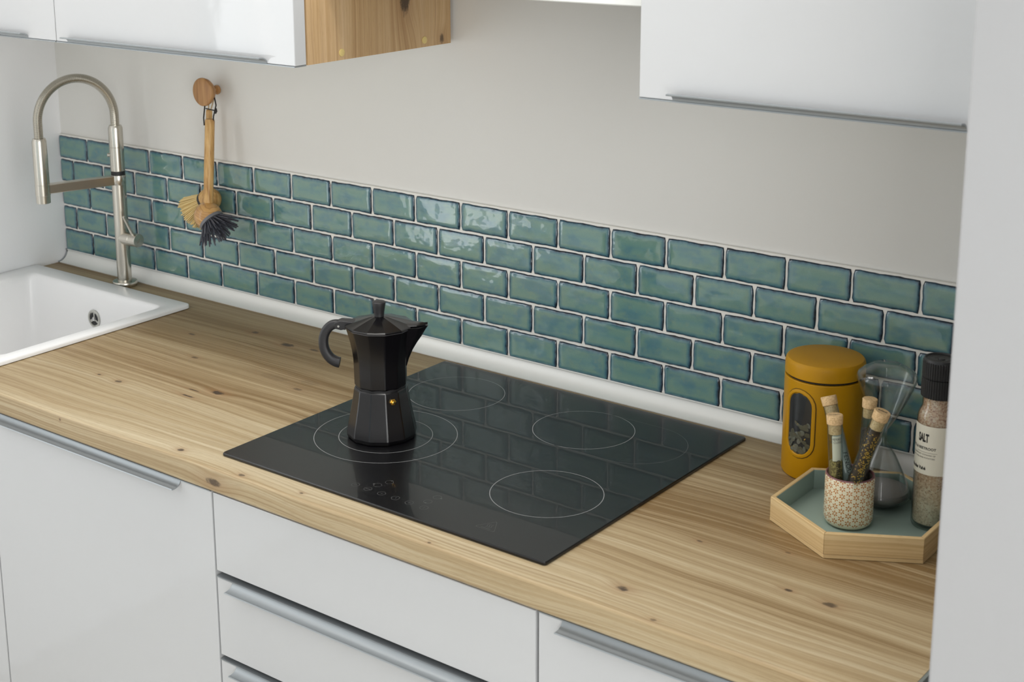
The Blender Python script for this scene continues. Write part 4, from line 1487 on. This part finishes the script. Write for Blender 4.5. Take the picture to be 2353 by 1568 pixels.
t4_, L_, GL, R_ = spice_tube('corked glass spice tube leaning right, dark mix with golden flakes', (1.9660, -0.2470, 0.0560), (2.0000, -0.2380, 0.1740), 'herb_dark', 0.84, R_=0.0098)
a_ = world_to_tube_angle(t4_, TOC)
rg = random.Random(21)
mb = MB()
for k in range(230):
    zz = rg.uniform(0.004, GL * 0.83)
    th_ = a_ + rg.gauss(0.15, 0.75)
    c_ = Vector((0.0085 * math.cos(th_), 0.0085 * math.sin(th_), zz))
    nrm = Vector((math.cos(th_), math.sin(th_), 0))
    t1v = nrm.cross(Vector((0, 0, 1)))
    t2v = Vector((0, 0, 1))
    q_ = rg.uniform(0, PI)
    ea, eb = rg.uniform(0.0006, 0.0017), rg.uniform(0.0004, 0.0010)
    mb.rings([[tuple(c_ + nrm * dd + (t1v * math.cos(q_) + t2v * math.sin(q_)) * (ea * ss_ * math.cos(2 * PI * j / 6)) + (t2v * math.cos(q_) - t1v * math.sin(q_)) * (eb * ss_ * math.sin(2 * PI * j / 6))) for j in range(6)] for dd, ss_ in ((-0.0002, 1.0), (0.0002, 0.8))], True, False, True)
o = obj('golden_flakes', mb, 'chip_gold', t4_, smooth=0); o['kind'] = 'stuff'
mb = MB().tube([(-0.0060 * math.cos(a_ + 1.2), -0.0060 * math.sin(a_ + 1.2), L_ + .0003), (0.0060 * math.cos(a_ + 1.2), 0.0060 * math.sin(a_ + 1.2), L_ + .0003)], 0.0004, 6)
obj('cork_lettering', mb, 'ink', t4_)

# ------------------------------------------------------------------ hourglass
GX, GY = 1.9675, -0.1500
hg = thing('hourglass', 'clear hourglass sand timer with grey sand in its lower bulb', 'hourglass', (GX, GY, ZT))
HH = 0.2010
halfp = [(0.0150, 0.0), (0.0185, 0.0012), (0.0300, 0.0075), (0.0375, 0.0135), (0.0396, 0.0180), (0.0392, 0.0215), (0.0352, 0.0330), (0.0270, 0.0520), (0.0175, 0.0720), (0.0090, 0.0860), (0.0048, 0.0920)]
outer = halfp + [(0.0040, HH / 2)] + [(a, HH - b) for a, b in reversed(halfp)]
tk = 0.0011
mb = MB()
mb.lathe(outer, 64, smooth_ := (0, 0)) if False else mb.lathe(outer, 64)
inn = [(max(a - tk, 0.0012), b + (tk if b < 0.012 else 0)) for a, b in halfp] + [(0.0026, HH / 2)] + [(max(a - tk, 0.0012), HH - b - (tk if b < 0.012 else 0)) for a, b in reversed(halfp)]
mi = MB().lathe(inn, 64)
mb.add(mi.v, [tuple(reversed(q)) for q in mi.f])
obj('glass_body', mb, 'blown_glass', hg, smooth=70)
o = obj('sand', MB().lathe([(0.0132, 0.0018), (0.0282, 0.0100), (0.0350, 0.0150), (0.0374, 0.0186), (0.0372, 0.0215), (0.0362, 0.0245), (0.020, 0.0262), (0.004, 0.0270)], 56), 'sand', hg, smooth=60)
o['kind'] = 'stuff'

# ------------------------------------------------------------------ salt grinder
SX, SY = 2.0457, -0.1690
sg = thing('salt_grinder', 'glass salt grinder with black ribbed cap and cream label, half hidden by the wall', 'grinder', (SX, SY, ZT))
GLp = [(0.0215, 0.0), (0.0242, 0.0010), (0.0253, 0.0035), (0.0255, 0.0060), (0.0255, 0.1480), (0.0249, 0.1545), (0.0230, 0.1600), (0.0212, 0.1630), (0.0202, 0.1660), (0.0200, 0.1800)]
inn = [(a - 0.0012, b) for a, b in reversed(GLp)]
inn[-1] = (0.0200, 0.0050); inn[-2] = (0.0228, 0.0055); inn[-3] = (0.0240, 0.0070); inn[-4] = (0.0243, 0.0090)
obj('glass_bottle', MB().lathe(GLp + inn, 56), 'thin_glass', sg, smooth=60)
o = obj('salt', MB().lathe([(0.0190, 0.0060), (0.0228, 0.0072), (0.0238, 0.0095), (0.0240, 0.1478), (0.0234, 0.1535), (0.0216, 0.1585), (0.0198, 0.1620), (0.0186, 0.1665), (0.0184, 0.1795)], 48), 'salt', sg, smooth=60)
o['kind'] = 'stuff'
la = math.atan2(-0.78, 0.625)
lab = wrap_patch(sg, 0.0257, la + 0.25, 2.0, 0.0780, 0.1440, 'paper', 'paper_label', 40)


def sg_text(body, size, z_, s0, bold=0.0, sx=1.0, mat='ink'):
    mb_ = subdiv_edges(text_mesh(body, size, bold, 'LEFT', sx), 0.003)
    ang = la + s0 / 0.0259
    out = MB().add([(0.0259 * math.cos(ang + a / 0.0259), 0.0259 * math.sin(ang + a / 0.0259), z_ + b) for a, b, _ in mb_.v], mb_.f)
    return obj('label_print', out, mat, lab, smooth=0)


sg_text('SALT', 0.0150, 0.1270, -0.0330, 0.0007, 0.46)
sg_text('SHALLOTS & BEETROOT', 0.0048, 0.1135, -0.0600, 0.00012)
sg_text('FOR EVERYDAY COOKING OF', 0.0028, 0.1050, -0.0460, mat='ink_brown')
sg_text('MEAT, FISH AND POTATOES', 0.0028, 0.1008, -0.0440, mat='ink_brown')
sg_text('Nicolas Vahé', 0.0062, 0.0862, -0.0460, 0.00022, 0.8)
mb = MB()
ang0 = la + (-0.034) / 0.0259
mb.rings([[(0.0259 * math.cos(ang0 + 0.028 / 0.0259 * j / 12), 0.0259 * math.sin(ang0 + 0.028 / 0.0259 * j / 12), z_) for j in range(13)] for z_ in (0.1082, 0.1085)], False)
obj('label_print', mb, 'ink_brown', lab, smooth=0)


def ribbed(z0, z1, R_, ribs=44):
    rs_ = []
    n_ = ribs * 4
    for z_, sc_ in ((z0, 0.97), (z0 + 0.0008, 1.0), (z1 - 0.0008, 1.0), (z1, 0.97)):
        rs_.append([((R_ * sc_ + (0.0006 if j % 4 < 2 else -0.0004)) * math.cos(2 * PI * j / n_), (R_ * sc_ + (0.0006 if j % 4 < 2 else -0.0004)) * math.sin(2 * PI * j / n_), z_) for j in range(n_)])
    return rs_


gc = obj('cap_lower', MB().rings(ribbed(0.1790, 0.2040, 0.0224), True, True, True), 'cap_black', sg, smooth=20)
gu = obj('cap_upper', MB().rings(ribbed(0.2044, 0.2270, 0.0222), True, True, False), 'cap_black', sg, smooth=20)
obj('cap_top', MB().lathe([(0.0220, 0.2262), (0.0218, 0.2285), (0.0208, 0.2300), (0.0196, 0.2298), (0.0188, 0.2282), (0.0120, 0.2276), (0.0100, 0.2284), (0.0080, 0.2284), (0.0060, 0.2274), (0.0045, 0.2274), (0.0040, 0.2290), (0.0020, 0.2292)], 48), 'cap_black', gu, smooth=40)
